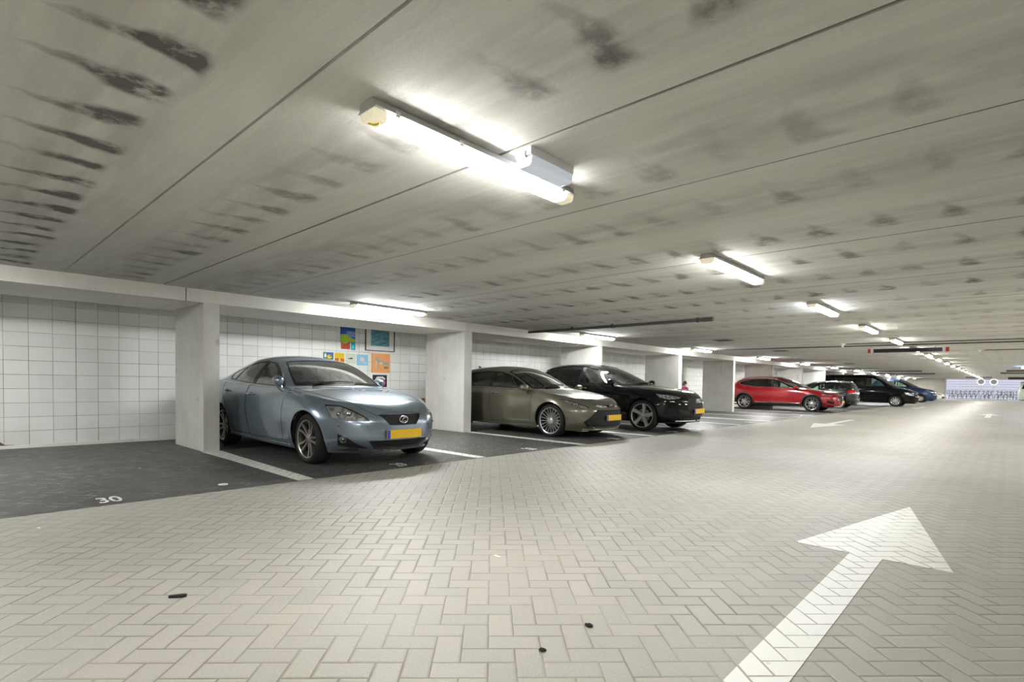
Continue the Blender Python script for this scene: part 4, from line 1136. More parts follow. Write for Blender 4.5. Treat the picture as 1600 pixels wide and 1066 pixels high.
def black_van():
    P = hatch_base(); scale_car(P, 1.19, 1.075, 1.0)
    P.update(name='van', label='tall black passenger van parked nose out past the dark estate car', paint=paint('paint_black_van', (.005, .005, .006), .15, coat=.2, spec=.15), Rw=.335, Rr=.22, Ra=.385, style='disc', rim=ALU, wheels=[(0, .34), (-3.2, .34)], wb=3.2, tail=4.25, Lc=.8, Lr=.35, nose_smooth=(.6, .85), belt=1.16, bow=.015,
        zb=[(1.06, .22), (.4, .21), (0, .23), (-3.2, .26), (-4.25, .33)],
        ze=[(1.06, .80), (.95, .83), (.6, .97), (.2, 1.06), (0, 1.09), (-.6, 1.15), (-3.2, 1.18), (-4.25, 1.14)],
        zhood=[(1.06, .80), (.95, .83), (.7, .99), (.35, 1.09), (.1, 1.14), (-.4, 1.20), (-4.0, 1.2), (-4.23, 1.15)],
        ztop=[(.3, .95), (.10, 1.14), (-.3, 1.42), (-.7, 1.68), (-1.0, 1.84), (-1.35, 1.91), (-2.0, 1.94), (-3.2, 1.94), (-3.9, 1.91), (-4.08, 1.83), (-4.2, 1.2)],
        zrail=[(.05, .9), (-.15, 1.12), (-.6, 1.45), (-.95, 1.68), (-1.3, 1.79), (-2.0, 1.83), (-3.2, 1.83), (-3.9, 1.80), (-4.1, 1.68), (-4.22, 1.15)],
        rho=[(1.06, .5625), (.4, .78), (-.1, .90), (-.6, .88), (-1.2, .82), (-2, .80), (-4.0, .80), (-4.25, .5625)],
        xf=[(0, .95), (.12, 1.03), (.3, 1.06), (.55, 1.05), (.75, 1.02), (.9, .98), (1, .93)], xr=[(0, -4.2), (.3, -4.25), (.7, -4.25), (1, -4.22)],
        dlo=[(-.22, 1.165), (-.65, 1.44), (-.98, 1.645), (-1.25, 1.72), (-2, 1.75), (-3.8, 1.74), (-3.95, 1.25), (-1.4, 1.19)],
        windows=[[(-.55, 1.20), (-.72, 1.40), (-1.0, 1.60), (-1.2, 1.68), (-1.48, 1.70), (-1.50, 1.22)], [(-1.62, 1.23), (-1.60, 1.71), (-2.55, 1.71), (-2.57, 1.24)], [(-2.67, 1.24), (-2.65, 1.71), (-3.70, 1.70), (-3.82, 1.27)]],
        door_f=[(-.42, 1.13), (-.46, .7), (-.5, .30), (-1.5, .30), (-1.56, .7), (-1.56, 1.17)], door_r=[(-1.58, 1.17), (-1.58, .7), (-1.55, .30), (-2.6, .30), (-2.62, .7), (-2.62, 1.18)],
        ws_frame=[(.06, -.1), (.02, .30), (-.06, .55), (-.24, .77), (-.5, .78), (-.8, .75), (-1.06, .70), (-1.0, .3), (-.98, -.1)],
        ws=[(0, -.1), (-.04, .30), (-.12, .54), (-.28, .73), (-.5, .74), (-.8, .71), (-1.02, .67), (-.96, .3), (-.94, -.1)],
        rw=[(-.62, 1.25), (-.58, 1.72), (.1, 1.74), (.1, 1.25)],
        hood=[(.98, -.1), (.92, .45), (.7, .60), (.2, .74), (-.1, .76), (.0, .4), (.06, -.1)], hood_gap=[(.96, 0), (.9, .45), (.68, .60), (.2, .74), (-.1, .77)],
        bumper_f=[(1.4, 0), (1.4, .66), (.90, .66), (.46, .62), (.36, .5), (.36, 0)], bumper_r=[(-5, 0), (-5, .55), (-4.0, .55), (-3.6, .5), (-3.6, 0)],
        handles=[(-1.40, .98), (-1.75, .98)], mirror=(-.38, 1.06, 1.20), plate=(1.05, .44), plate_r=(-4.27, .8), seat_x=-1.3, mirror_in=-.7, wipers=[((-.06, .12), (-.08, -.5))], inset=.03, win_mat=[GLASS, GLASS_D, GLASS_D])
    P['extra'] = [('headlight', [(.36, .88), (.30, .74), (.05, .68), (-.25, .67), (-.22, .74), (.05, .82)], A45, 'fs', REFL), ('upper_grille', [(-.1, .70), (-.1, .79), (.42, .79), (.44, .70)], FRONT, 'f', GRILLE), ('lower_grille', [(-.1, .32), (-.1, .40), (.5, .40), (.48, .30)], FRONT, 'f', GRILLE)]
    P['strips'] = [('side_rub_strip', [(-.45, .62), (-1.5, .60), (-2.75, .60)], 's', .014, P['paint']), ('grille_bar', [(-.3, .745), (0, .747), (.3, .745)], 'f', .012, CHROME)]
    root, sk = make_car(P); return root
car = black_van(); car.location = (-5.0, 39.9, 0)

def blue_mpv():
    P = hatch_base(); scale_car(P, 1.05, 1.05, 1.32)
    P.update(name='minivan', label='tall blue minivan nose out beyond the black van', paint=paint('paint_blue', (.012, .038, .13), .2, .3), style='disc', win_mat=[GLASS, GLASS, GLASS], wheels=[(0, .34), (-2.72, .34)], Rr=.2)
    P['extra'] = [('headlight', [(.42, 1.0), (.25, .88), (.0, .80), (-.2, .78), (-.12, .87), (.26, .98)], A45, 'fs', REFL), ('upper_grille', [(-.1, .70), (-.1, .76), (.38, .76), (.38, .70)], FRONT, 'f', GRILLE), ('lower_grille', [(-.1, .30), (-.1, .46), (.5, .46), (.56, .30)], FRONT, 'f', GRILLE)]
    return make_car(P)[0]
car = blue_mpv(); car.location = (-5.25, 54.8, 0)
def white_hatch():
    P = hatch_base(); P.update(name='hatchback', label='white hatchback, last in the row, its nose showing beyond the blue minivan', paint=paint('paint_white', (.75, .76, .76), .25), style='disc', Rr=.2)
    P['extra'] = [('headlight', [(.42, .755), (.25, .66), (.1, .60), (-.1, .60), (-.05, .655), (.26, .735)], A45, 'fs', REFL), ('lower_grille', [(-.1, .25), (-.1, .42), (.5, .42), (.56, .25)], FRONT, 'f', GRILLE)]
    return make_car(P)[0]
car = white_hatch(); car.location = (-5.3, 62.8, 0)
# ------------------------------------------------------------------ lamps
GREY_HOUSING = mat('lamp_housing_grey', (.50, .50, .49), .5)
CLIP = mat('lamp_clip_steel', (.6, .6, .6), .3, metal=.9)
def emis(name, col, st):
    if name not in _M:
        t = Tree(name, color=(.8, .8, .8), rough=.4, emit=col); g = t.nt.nodes.new('ShaderNodeNewGeometry'); s_ = t.nt.nodes.new('ShaderNodeSeparateXYZ')
        t.nt.links.new(g.outputs['Normal'], s_.inputs[0]); dn = V(t.nt, s_.outputs[2])*-1.0     # prismatic cover: most light leaves downwards
        t.set(strength=(dn.mx(0.0)*.70+.30)*st); _M[name] = t.mat
    return _M[name]
ENDCAP = Tree('lamp_end_cap_plastic', color=(.80, .76, .62), rough=.25, emit=(1, .9, .62), strength=.18).mat
YTAG = mat('yellow_tag', (.75, .6, .03), .5)
def make_lamp(first, L=1.45, em=None):
    """a batten along +y hanging under the ceiling, origin at its near end on the ceiling"""
    t = empty('fluorescent_lamp', (0, 0, 0))
    m = MB(); m.prism([(-.047, 0), (.047, 0), (.056, -.034), (.072, -.038), (.072, -.043), (-.072, -.043), (-.072, -.038), (-.056, -.034)], 0, L, axis='y', bev=.003); m.build('housing', GREY_HOUSING, t)
    m = MB(); m.prism([(-.058, -.043), (.058, -.043), (.050, -.072), (.038, -.083), (-.038, -.083), (-.050, -.072)], .075, L-.075, axis='y'); m.build('diffuser', em, t)
    for a, b in ((.004, .075), (L-.075, L-.004)):
        m = MB(); m.prism([(-.057, -.042), (.057, -.042), (.051, -.071), (.039, -.085), (-.039, -.085), (-.051, -.071)], a, b, axis='y', bev=.004); e = m.build('end_cap', ENDCAP, t)
    for yy in ([.12, .5, .95, L-.12]):
        for sx in (-1, 1):
            m = MB(); m.box(min(sx*.050, sx*.066), yy-.014, -.052, max(sx*.050, sx*.066), yy+.014, -.024, .003)
            m.build('clip', CLIP, t)
    if first:
        m = MB(); m.tube([(-.02, .02, -.084), (-.008, .045, -.087), (.02, .055, -.087)], .006); o = m.build('maintenance_tag', YTAG, t); o['label'] = 'yellow tag inside the end cap'
    return t
main_y = [-2.3, 1.27, 4.84, 8.42, 11.95, 15.5, 19.05, 22.6, 26.1, 29.7, 33.2, 36.8, 40.3, 43.9, 47.4, 51.0, 54.5, 58.1, 61.6, 65.2, 68.7]  # first entry: unseen lamp behind the viewer, added for its light
XM = -2.105
E_MAIN = emis('aisle_tube_glow', (1.0, .998, .965), LAMP_MAIN)
E_COOL = emis('cool_tube_glow', (.90, .95, 1.0), LAMP_MAIN)
E_SIDE = emis('bay_tube_glow', (.99, 1.0, .97), LAMP_SIDE)
la = make_lamp(True, em=E_MAIN)
lb = make_lamp(False, em=E_MAIN); lc = make_lamp(False, em=E_COOL); ls = make_lamp(False, em=E_SIDE)
mlab = {0: 'large lit tube lamp overhead at top centre, small emergency light beside it', 1: 'second lit tube lamp of the aisle row, above the black SUV',
        2: 'third lit tube lamp of the aisle row, cool white', 3: 'fourth lit tube lamp of the aisle row', 4: 'fifth lit tube lamp, just before the dark height bar'}
ORD = ['first', 'second', 'third', 'fourth', 'fifth', 'sixth', 'seventh', 'eighth', 'ninth', 'tenth', 'eleventh', 'twelfth', 'thirteenth', 'fourteenth', 'fifteenth', 'sixteenth', 'seventeenth', 'eighteenth', 'nineteenth', 'twentieth', 'twenty-first', 'twenty-second', 'twenty-third', 'twenty-fourth']
used = set()
for i, y in enumerate(main_y, -1):
    src = la if i == 0 else lc if i == 2 else lb
    if src not in used: o = src; used.add(src)
    else: o = copy_tree(src)
    o.location = (XM, y+.03, ZC)
    tag(o, mlab.get(i, ORD[i]+' lit tube lamp of the aisle row, counted from the big near one' if i >= 0 else 'added unseen tube lamp behind the viewer, in line with the aisle row'), 'lamp', 'lit tube lamps over the aisle')
side_y = [-1.7, 4.46, 10.6, 16.75, 22.9, 29.05, 35.2, 41.35, 47.5, 53.6, 59.8, 65.9, 71.0]
slab_ = {1: 'lit tube lamp above the light blue sedan by the beam', 2: 'lit tube lamp above the black SUV by the beam', 3: 'lit tube lamp by the beam above the pillar before the red car', 4: 'lit tube lamp by the beam above the red crossover roof'}
for i, y in enumerate(side_y):
    o = ls if i == 0 else copy_tree(ls)
    o.location = (-7.60, y, ZC)
    tag(o, slab_.get(i, ORD[i-1]+' lit tube lamp along the beam, counted from the one above the blue sedan' if i else 'lit tube lamp of the row along the beam, above the empty near bay'), 'lamp', 'lit tube lamps along the beam')
# unseen row of lamps added over the right-hand bays to light the room
for i, y in enumerate([-5, 9, 13, 19, 25, 31, 37, 43, 49, 55, 61, 67]):
    o = copy_tree(ls); o.location = (3.0, y+.5, ZC)
    tag(o, 'added unseen tube lamp over the bays right of the aisle', 'lamp', 'added unseen tube lamps over the right-hand bays')
# emergency light beside the first lamp
WHITEP = mat('white_plastic', (.78, .79, .82), .35)
CLEARP = glass('clear_plastic', (.90, .92, .96))
t = empty('emergency_light', (-1.90, 2.10, ZC), 0, 'small white emergency light on the ceiling beside the nearest tube lamp', 'light')
mb = MB(); mb.box(-.055, 0, -.045, .055, .37, 0, .006); mb.build('housing', WHITEP, t)
mb = MB(); mb.prism([(-.055, -.045), (.055, -.045), (.050, -.085), (.035, -.098), (-.035, -.098), (-.050, -.085)], .01, .36, axis='y', bev=.003); mb.build('cover', mat('milky_cover', (.62, .66, .76), .25, emit=(.8, .88, 1), strength=.12), t)
mb = MB(); mb.box(-.035, .05, -.075, .035, .32, -.050, .004); mb.build('reflector_tray', mat('tray_white', (.75, .77, .82), .3), t)
for sy in (.0, .365):
    mb = MB(); mb.box(-.02, sy-.006, -.055, .02, sy+.01, -.02, .002); mb.build('clip', CLIP, t)
# ceiling pipe above the olive hatchback
PIPEM = mat('pipe_grey_pvc', (.10, .105, .11), .45)
t = empty('drain_pipe', (-6.0, 9.36, 2.235), 0, 'dark grey pipe running across under the ceiling above the olive hatchback', 'pipe')
mb = MB(); mb.tube([(-2.2, 0, -.012), (1.95, 0, .0)], .030, 14); mb.build('pipe', PIPEM, t, smooth=60)
mb = MB(); mb.tube([(1.93, 0, 0), (2.12, 0, 0)], .037, 14); mb.build('end_socket', PIPEM, t, smooth=60)
for x in (-.95, .05, 1.84):
    mb = MB(); mb.tube([(x-.02, 0, 0), (x+.02, 0, 0)], .040, 14); mb.tube([(x, 0, .03), (x, 0, .055)], .008, 6); mb.build('clamp', mat('pipe_clamp', (.05, .05, .055), .4), t, smooth=60)
# far pipes
for x0, x1, y, r, lab in [(-8.0, -4.15, 42.7, .045, 'far thin dark pipe under the ceiling above the blue minivan'), (-8.0, -4.05, 49.6, .045, 'far dark pipe under the ceiling, second behind the black van'), (-.2, 5.5, 42.2, .05, 'far dark pipe under the ceiling near the right edge, upper of two'),
                      (-.5, 5.5, 47.7, .05, 'far dark pipe under the ceiling near the right edge, lower of two'), (-2.95, -1.2, 63.0, .05, 'short far dark pipe just above the gate')]:
    mb = MB(); mb.tube([(x0, y, ZC-.075), (x1, y, ZC-.075)], r, 10)
    for k in range(3): xx = x0+(x1-x0)*(k+.5)/3; mb.tube([(xx, y, ZC-.04), (xx, y, ZC+.003)], .012, 6)
    tag(mb.build('ceiling_pipe', PIPEM, smooth=60), lab, 'pipe')
t = empty('sign_board', (2.4, 58.4, 2.06), 0, 'dark board hanging under the ceiling at the far right edge', 'sign')
mb = MB(); mb.box(-2.55, -.05, -.10, 2.5, .05, .10, .01); mb.build('board', mat('board_dark', (.02, .02, .022), .5), t)
for x in (-2.2, 2.2): mb = MB(); mb.tube([(x, 0, .09), (x, 0, .225)], .012, 6); mb.build('hanger', CLIP, t)
# conduits with detectors
CAB = mat('conduit_dark', (.07, .065, .06), .6)
mb = MB(); mb.tube([(-7.3, 17.95, ZC-.021), (-1.2, 17.95, ZC-.021), (5.5, 18.0, ZC-.021)], .016, 8); tag(mb.build('cable_conduit', CAB, smooth=60), 'thin dark cable conduit crossing the ceiling just before the height bar', 'cable')
mb = MB(); mb.tube([(-3.35, 17.12, ZC-.016), (5.5, 17.12, ZC-.016)], .011, 8); tag(mb.build('cable_conduit', CAB, smooth=60), 'thin cable leading right from the white detector before the height bar', 'cable')
mb = MB(); mb.tube([(-.6, 21.4, ZC-.016), (5.5, 21.3, ZC-.016)], .011, 8); tag(mb.build('cable_conduit', CAB, smooth=60), 'thin cable leading right from the far detector beyond the height bar', 'cable')
for x, y, lab in [(-3.44, 17.12, 'white ceiling detector left of the dark height bar'), (-.70, 21.4, 'white ceiling detector right of the dark height bar')]:
    t = empty('gas_detector', (x, y, ZC), 0, lab, 'detector', 'white ceiling detectors')
    mb = MB(); mb.lathe([(0, 0), (.055, 0), (.057, -.025), (.04, -.04), (0, -.04)], 24); mb.build('base', WHITEP, t, smooth=50)
    mb = MB(); mb.lathe([(0, -.04), (.03, -.04), (.034, -.07), (.024, -.095), (0, -.098)], 24); mb.build('sensor_head', mat('sensor_cream', (.85, .82, .74), .4), t, smooth=50)
for x, y, lab in [(-5.65, 14.35, 'dark flat grille on the ceiling beyond the pipe end'), (-5.72, 19.4, 'dark flat grille on the ceiling above the red crossover'), (-5.9, 31.0, 'dark flat grille on the ceiling above the black van')]:
    t = empty('ceiling_grille', (x, y, ZC), 0, lab, 'grille', 'flat grilles on the ceiling')
    mb = MB(); mb.box(-.22, -.22, -.012, .22, .22, 0, .003); mb.build('frame', mat('grille_grey', (.22, .215, .20), .6), t)
    for k in range(6):
        mb = MB(); mb.box(-.18, -.17+k*.06, -.020, .18, -.145+k*.06, -.010); mb.build('slat', CAB, t)
# dark height bar with red and white ends
t = empty('height_bar', (-2.26, 18.9, 2.17), math.radians(-3), 'dark horizontal height bar with red ends hanging across the aisle', 'barrier')
mb = MB(); mb.box(-.74, -.03, -.055, .86, .03, .055, .004); mb.build('bar', mat('bar_black', (.012, .012, .013), .35), t)
for sg, x in ((-1, -.80), (1, .92)):
    mb = MB(); mb.box(x-.03-.02*sg, -.032, -.057, x+.03-.02*sg, .032, .057, .004); mb.build('white_end', mat('sign_white', (.8, .8, .78), .5), t)
    mb = MB(); mb.box(x+sg*.05-.035, -.034, -.059, x+sg*.05+.035, .034, .059, .004); mb.build('red_end', mat('sign_red', (.60, .03, .02), .5), t)
for x in (-.6, .7):
    mb = MB(); mb.tube([(x, 0, .05), (x, 0, .118)], .010, 8); mb.build('hanger', CLIP, t)
# blue-white lamp at the right edge
t = empty('blue_lamp', (.46, 36.6, ZC), 0, 'small bright blue-white lamp on the ceiling at the right edge', 'lamp')
mb = MB(); mb.box(-.09, -.09, -.03, .09, .09, 0, .004); mb.build('housing', GREY_HOUSING, t)
mb = MB(); mb.ball((0, 0, -.06), (.085, .085, .05)); mb.build('glow', Tree('blue_glow', color=(.5, .6, 1), emit=(.25, .42, 1.0), strength=120.0).mat, t, smooth=60)

# ------------------------------------------------------------------ pictures on the wall behind the sedan
def flat(c, name=None): return mat('paint_%02x%02x%02x' % tuple(int(v*255) for v in c), c, .7)
WX = XW
def sheet(name, label, y0, y1, z0, z1, c, patches=(), t=.004, cat='picture', group='pictures on the wall behind the blue sedan'):
    o = empty(name, (WX, (y0+y1)/2, z0), 0, label, cat, group)
    mb = MB(); mb.box(0, -(y1-y0)/2, 0, t, (y1-y0)/2, z1-z0, .0008); mb.build('paper', flat(c) if isinstance(c, tuple) else c, o)
    for i, (pc, poly) in enumerate(patches):
        mb = MB(); mb.prism([((a-.5)*(y1-y0), b*(z1-z0)) for a, b in poly], t, t+.0012+.0004*i, axis='x'); mb.build('painted_shape', flat(pc), o)
    return o
def blob(cx_, cy_, rx, ry, n=14, seed=0):
    r = random.Random(seed); return [(cx_+rx*math.cos(2*PI*i/n)*r.uniform(.8, 1.1), cy_+ry*math.sin(2*PI*i/n)*r.uniform(.8, 1.1)) for i in range(n)]
sheet('child_painting', 'blue and green child painting, topmost on the wall under the beam', 5.78, 6.13, 1.85, 2.23, (.03, .10, .55), [((.25, .35, .72), [(.35, .30), (.45, .62), (.98, .60), (.98, .28)]), ((.40, .62, .05), [(0, 0), (0, .40), (.25, .44), (.5, .40), (.75, .24), (1, .18), (1, .02)]), ((.02, .10, .42), [(.02, .55), (.02, .98), (.98, .98), (.98, .78), (.5, .80)])])
sheet('child_painting', 'brown-red pot shaped cut-out below the blue and green painting', 5.80, 6.01, 1.70, 1.853, (.45, .08, .03), [((.70, .55, .10), [(.1, .85), (.1, 1), (.8, 1), (.7, .86), (.4, .8)])])
sheet('child_painting', 'turquoise paper beside the brown-red cut-out', 6.03, 6.135, 1.69, 1.85, (.02, .42, .55), [((.15, .62, .70), blob(.4, .4, .3, .3, seed=2))])
sheet('child_painting', 'small green and blue picture with yellow figure, leftmost in its row', 5.405, 5.63, 1.465, 1.615, (.05, .25, .16), [((.08, .12, .5), [(.35, .5), (.35, .98), (.98, .98), (.98, .5)]), ((.75, .60, .05), blob(.6, .40, .22, .30, seed=3)), ((.65, .75, .7), blob(.2, .55, .12, .3, seed=4)), ((.5, .2, .02), blob(.66, .48, .08, .14, seed=5))])
sheet('child_painting', 'small yellow picture with two orange shapes', 5.66, 5.875, 1.40, 1.61, (.75, .50, .01), [((.65, .12, .01), [(0, .25), (0, .48), (.42, .48), (.35, .2)]), ((.65, .12, .01), [(.62, .2), (.6, .48), (1, .45), (1, .15)]), ((.8, .5, .3), blob(.5, .3, .09, .22, seed=6))])
sheet('child_painting', 'pale paper with a small dark doodle', 5.91, 6.14, 1.40, 1.61, (.62, .68, .56), [((.06, .03, .08), blob(.55, .52, .2, .08, seed=7)), ((.12, .05, .12), blob(.3, .5, .12, .04, seed=8))])
sheet('child_painting', 'light blue picture with a pale pink flower', 6.17, 6.45, 1.37, 1.605, (.28, .55, .76), [((.80, .55, .58), blob(.48, .55, .2, .22, seed=9)), ((.42, .62, .82), blob(.7, .25, .2, .12, seed=10))])
sheet('small_card', 'small white card low on the wall above the sedan windscreen edge', 6.20, 6.36, 1.215, 1.29, (.8, .78, .8), cat='card', group=None)
sheet('canvas_painting', 'square orange canvas with pale and green figure shapes', 6.53, 6.995, 1.225, 1.645, (.78, .36, .14), [((.42, .38, .30), blob(.28, .68, .12, .12, seed=11)), ((.35, .38, .30), [(.3, .62), (.45, .66), (.95, .52), (.92, .42), (.5, .45), (.35, .55)]), ((.55, .52, .42), [(.2, .2), (.18, .62), (.28, .62), (.26, .2)]), ((.20, .24, .10), blob(.78, .27, .15, .07, seed=12)), ((.62, .60, .50), blob(.5, .5, .1, .08, seed=13))], t=.025)
sheet('collage', 'dark square collage with white, yellow and crimson shapes', 6.565, 6.93, .905, 1.175, (.015, .018, .025), [((.60, .62, .62), [(.15, .6), (.3, .85), (.7, .88), (.9, .7), (.85, .6), (.6, .72), (.35, .68), (.2, .5)]), ((.45, .40, .05), blob(.42, .45, .1, .18, seed=14)), ((.50, .03, .14), blob(.72, .35, .17, .28, seed=15)), ((.75, .35, .4), blob(.70, .5, .08, .06, seed=16))], t=.010)
def m_seapic():
    t = Tree('teal_water_print', rough=.25); x, y, z = t.geo(); n = t.noise(t.vec(x*2, y*3., z*9.), 3.0, 4.0)
    t.set(color=t.mix(n.ss(.35, .65), (.07, .22, .28), (.16, .42, .52)), coat=.6); return t.mat
fr = empty('framed_picture', (WX, 6.745, 1.70), 0, 'large framed teal water picture with white mat and thin black frame', 'picture')
mb = MB(); mb.box(0, -.36, .01, .012, .36, .54, .001); mb.build('mat_board', mat('mat_white', (.80, .80, .78), .3, coat=.6), fr)
mb = MB(); mb.box(.012, -.235, .11, .014, .235, .50); mb.build('print', m_seapic(), fr)
for i, (a, b, c, d) in enumerate([(-.375, 0, .375, .015), (-.375, .535, .375, .55), (-.375, 0, -.36, .55), (.36, 0, .375, .55)]):
    mb = MB(); mb.box(0, a, b, .028, c, d, .002); mb.build('frame_side', BLACKP, fr)
# cardboard box with a dark bag behind the sedan
CARD = mat('cardboard', (.46, .27, .12), .8)
t = empty('cardboard_box', (-9.98, 7.72, 0), .1, 'open cardboard box in the corner behind the blue sedan', 'box')
mb = MB(); mb.box(-.24, -.27, 0, .24, .27, .02); mb.box(-.24, -.27, .0, -.225, .27, .56); mb.box(.225, -.27, 0, .24, .27, .56); mb.box(-.24, -.27, 0, .24, -.255, .56); mb.box(-.24, .255, 0, .24, .27, .56); mb.build('box_body', CARD, t)
for i, (M_, a) in enumerate([(Matrix.Translation((0, -.262, .56)) @ Matrix.Rotation(math.radians(35), 4, 'X'), 0), (Matrix.Translation((.232, 0, .56)) @ Matrix.Rotation(math.radians(40), 4, 'Y'), 1)]):
    mb = MB()
    if a == 0: mb.box(-.23, -.006, 0, .23, .006, .13, M=M_)
    else: mb.box(-.006, -.25, 0, .006, .25, .12, M=M_)
    mb.build('flap', CARD, t)
mb = MB(); b = bmesh.new(); bmesh.ops.create_icosphere(b, subdivisions=3, radius=1); r = random.Random(5)
for v in b.verts: k_ = r.uniform(.93, 1.05); v.co = Vector((-9.98+v.co.x*.17*k_, 7.76+v.co.y*.19*k_, .53+v.co.z*.13*k_))
mb.add(b); tag(mb.build('plastic_bag', mat('bag_black', (.012, .010, .009), .3), smooth=70), 'crumpled black bag lying in the cardboard box behind the sedan', 'bag')
mb = MB(); b = bmesh.new(); bmesh.ops.create_icosphere(b, subdivisions=3, radius=1)
for v in b.verts: k_ = r.uniform(.94, 1.05); v.co = Vector((-9.95+v.co.x*.16*k_, 7.25+v.co.y*.15*k_, .17+v.co.z*.168*k_))
mb.add(b); tag(mb.build('paper_bag', mat('bag_ochre', (.55, .36, .10), .6), smooth=70), 'ochre bag on the floor against the wall behind the sedan', 'bag')

# ------------------------------------------------------------------ small things on the floor and the wall foot
mb = MB(); mb.prism([(-.040, -.009), (.02, -.015), (.038, -.006), (.036, .012), (.015, .017), (-.038, .006)], 0, .012, M=Matrix.Translation((-2.896, .785, 0)) @ Matrix.Rotation(.98, 4, 'Z'), bev=.003)
tag(mb.build('black_scrap', BLACKP), 'small black plastic scrap lying on the pale pavers at lower left', 'scrap')
for x, y, rr, lab in [(-1.321, 1.626, .013, 'tiny black pebble on the pavers at bottom centre'), (-1.313, 1.933, .016, 'small black pebble left of the big arrow tail')]:
    mb = MB(); b = bmesh.new(); bmesh.ops.create_icosphere(b, subdivisions=2, radius=1); r = random.Random(int(rr*1000))
    for v in b.verts: k_ = r.uniform(.8, 1.15); v.co = Vector((x+v.co.x*rr*1.3*k_, y+v.co.y*rr*k_, rr*.35+v.co.z*rr*.4*k_))
    mb.add(b); tag(mb.build('pebble', MATTE, smooth=50), lab, 'pebble', 'black pebbles on the pavers')
mb = MB(); mb.lathe([(0, 0), (.045, 0), (.043, .006), (.03, .009), (0, .010)], 20, M=Matrix.Translation((-5.669, 1.929, 0))); tag(mb.build('marker_disc', mat('disc_white', (.8, .8, .77), .4), smooth=40), 'round white marker disc on the dark pavers of bay 30', 'marker')
for i, (x, y, s_, lab) in enumerate([(-2.259, 2.32, .030, 'white spatter spot on the pavers at centre'), (-.906, 5.202, .035, 'white spatter spot left of the big arrow tip'), (-4.882, .476, .030, 'white spatter spot on the pavers at the left edge')]):
    mb = MB(); rr = random.Random(i)
    for k in range(5): mb.prism([(x+rr.uniform(-s_, s_)+s_*.35*math.cos(a)*rr.uniform(.5, 1), y+s_*.3*math.sin(a)) for a in [2*PI*q/7 for q in range(7)]], .0004, .0018+.0001*k)
    tag(mb.build('paint_spatter', flat((.75, .75, .73))), lab, 'spot', 'white spots on the pavers')
mb = MB(); mb.prism([(-.02, -.01), (.015, -.012), (.025, .0), (.01, .014), (-.018, .010)], 0, .003, M=Matrix.Translation((-7.29, 1.59, 0))); tag(mb.build('dry_leaf', flat((.62, .55, .20))), 'tiny yellow leaf on the dark pavers of bay 30', 'leaf')
mb = MB(); mb.prism([(.60, .02), (.60, .115), (.66, .06), (.75, .055), (.76, .02)], 0, .006, axis='x', M=Matrix.Translation((XW+.001, 0, 0))); tag(mb.build('spalled_patch', mat('rust_brown', (.13, .09, .05), .9)), 'brown broken patch at the foot of the block wall at the left edge', 'patch')

# ------------------------------------------------------------------ person behind the black SUV, seen over its bonnet
SKIN = mat('skin', (.42, .24, .16), .5); HAIR = mat('black_hair', (.012, .010, .009), .5); TOP_ = mat('magenta_top', (.34, .015, .13), .8); TROU = mat('dark_trousers', (.03, .03, .045), .8)
def skin_fig(name, joints, edges, m, parent, sub=2):
    me = bpy.data.meshes.new(name); me.from_pydata([j[0] for j in joints], edges, [])
    o = bpy.data.objects.new(name, me); COL.objects.link(o)
    md = o.modifiers.new('skin', 'SKIN'); md.use_smooth_shade = True
    for i, j in enumerate(joints): me.skin_vertices[0].data[i].radius = (j[1], j[1] if len(j) < 3 else j[2])
    me.skin_vertices[0].data[0].use_root = True
    o.modifiers.new('sub', 'SUBSURF').levels = sub; o.modifiers['sub'].render_levels = sub
    bpy.context.view_layer.update()
    n = bpy.data.meshes.new_from_object(o.evaluated_get(bpy.context.evaluated_depsgraph_get()))
    bpy.data.objects.remove(o); bpy.data.meshes.remove(me); n.name = name; n.materials.clear()
    return link(name, n, m, parent)
t = empty('person', (-9.1, 19.5, 0), math.radians(-20), 'small person in a magenta top with short black hair, seen over the black SUV bonnet', 'person')
H_ = 1.07      # scale of a child of 1.12 m
def q(x, y, z): return (x*H_, y*H_, z*H_)
legs = [(q(0, 0, .58), .075)]; E_ = []
for sg in (-1, 1):
    b0 = len(legs); legs += [(q(0, sg*.06, .54), .062), (q(.01, sg*.065, .30), .045), (q(-.01, sg*.065, .08), .03), (q(.0, sg*.065, .03), .028), (q(.085, sg*.07, .022), .022)]
    E_ += [(0, b0), (b0, b0+1), (b0+1, b0+2), (b0+2, b0+3), (b0+3, b0+4)]
body_j = list(legs); k0 = len(body_j)
body_j += [(q(0, 0, .68), .075), (q(0, 0, .80), .085), (q(0, 0, .89), .07), (q(0, 0, .95), .032), (q(.005, 0, .99), .034), (q(.01, 0, 1.045), .060), (q(.005, 0, 1.10), .050)]
E_ += [(0, k0)]+[(k0+i, k0+i+1) for i in range(6)]
for sg in (-1, 1):
    b0 = len(body_j); body_j += [(q(0, sg*.11, .87), .036), (q(-.01, sg*.155, .72), .028), (q(.06, sg*.15, .60), .022), (q(.12, sg*.13, .575), .018)]
    E_ += [(k0+2, b0), (b0, b0+1), (b0+1, b0+2), (b0+2, b0+3)]
    for f_ in range(5):
        a = (f_-2)*.012; n_ = len(body_j); L_ = (.03, .042, .046, .042, .034)[f_] if f_ else .032
        body_j += [(q(.135, sg*(.13)+a, .57-(.008 if f_ else -.004)), .007), (q(.135+L_, sg*(.13)+a*1.6, .56), .006)]; E_ += [(b0+3, n_), (n_, n_+1)]
bd = skin_fig('body', body_j, E_, SKIN, t)
tj = [(q(0, 0, .60), .092, .11), (q(0, 0, .70), .088, .10), (q(0, 0, .80), .094, .105), (q(0, 0, .90), .10, .115), (q(0, 0, .955), .055)]
te = [(0, 1), (1, 2), (2, 3), (3, 4)]
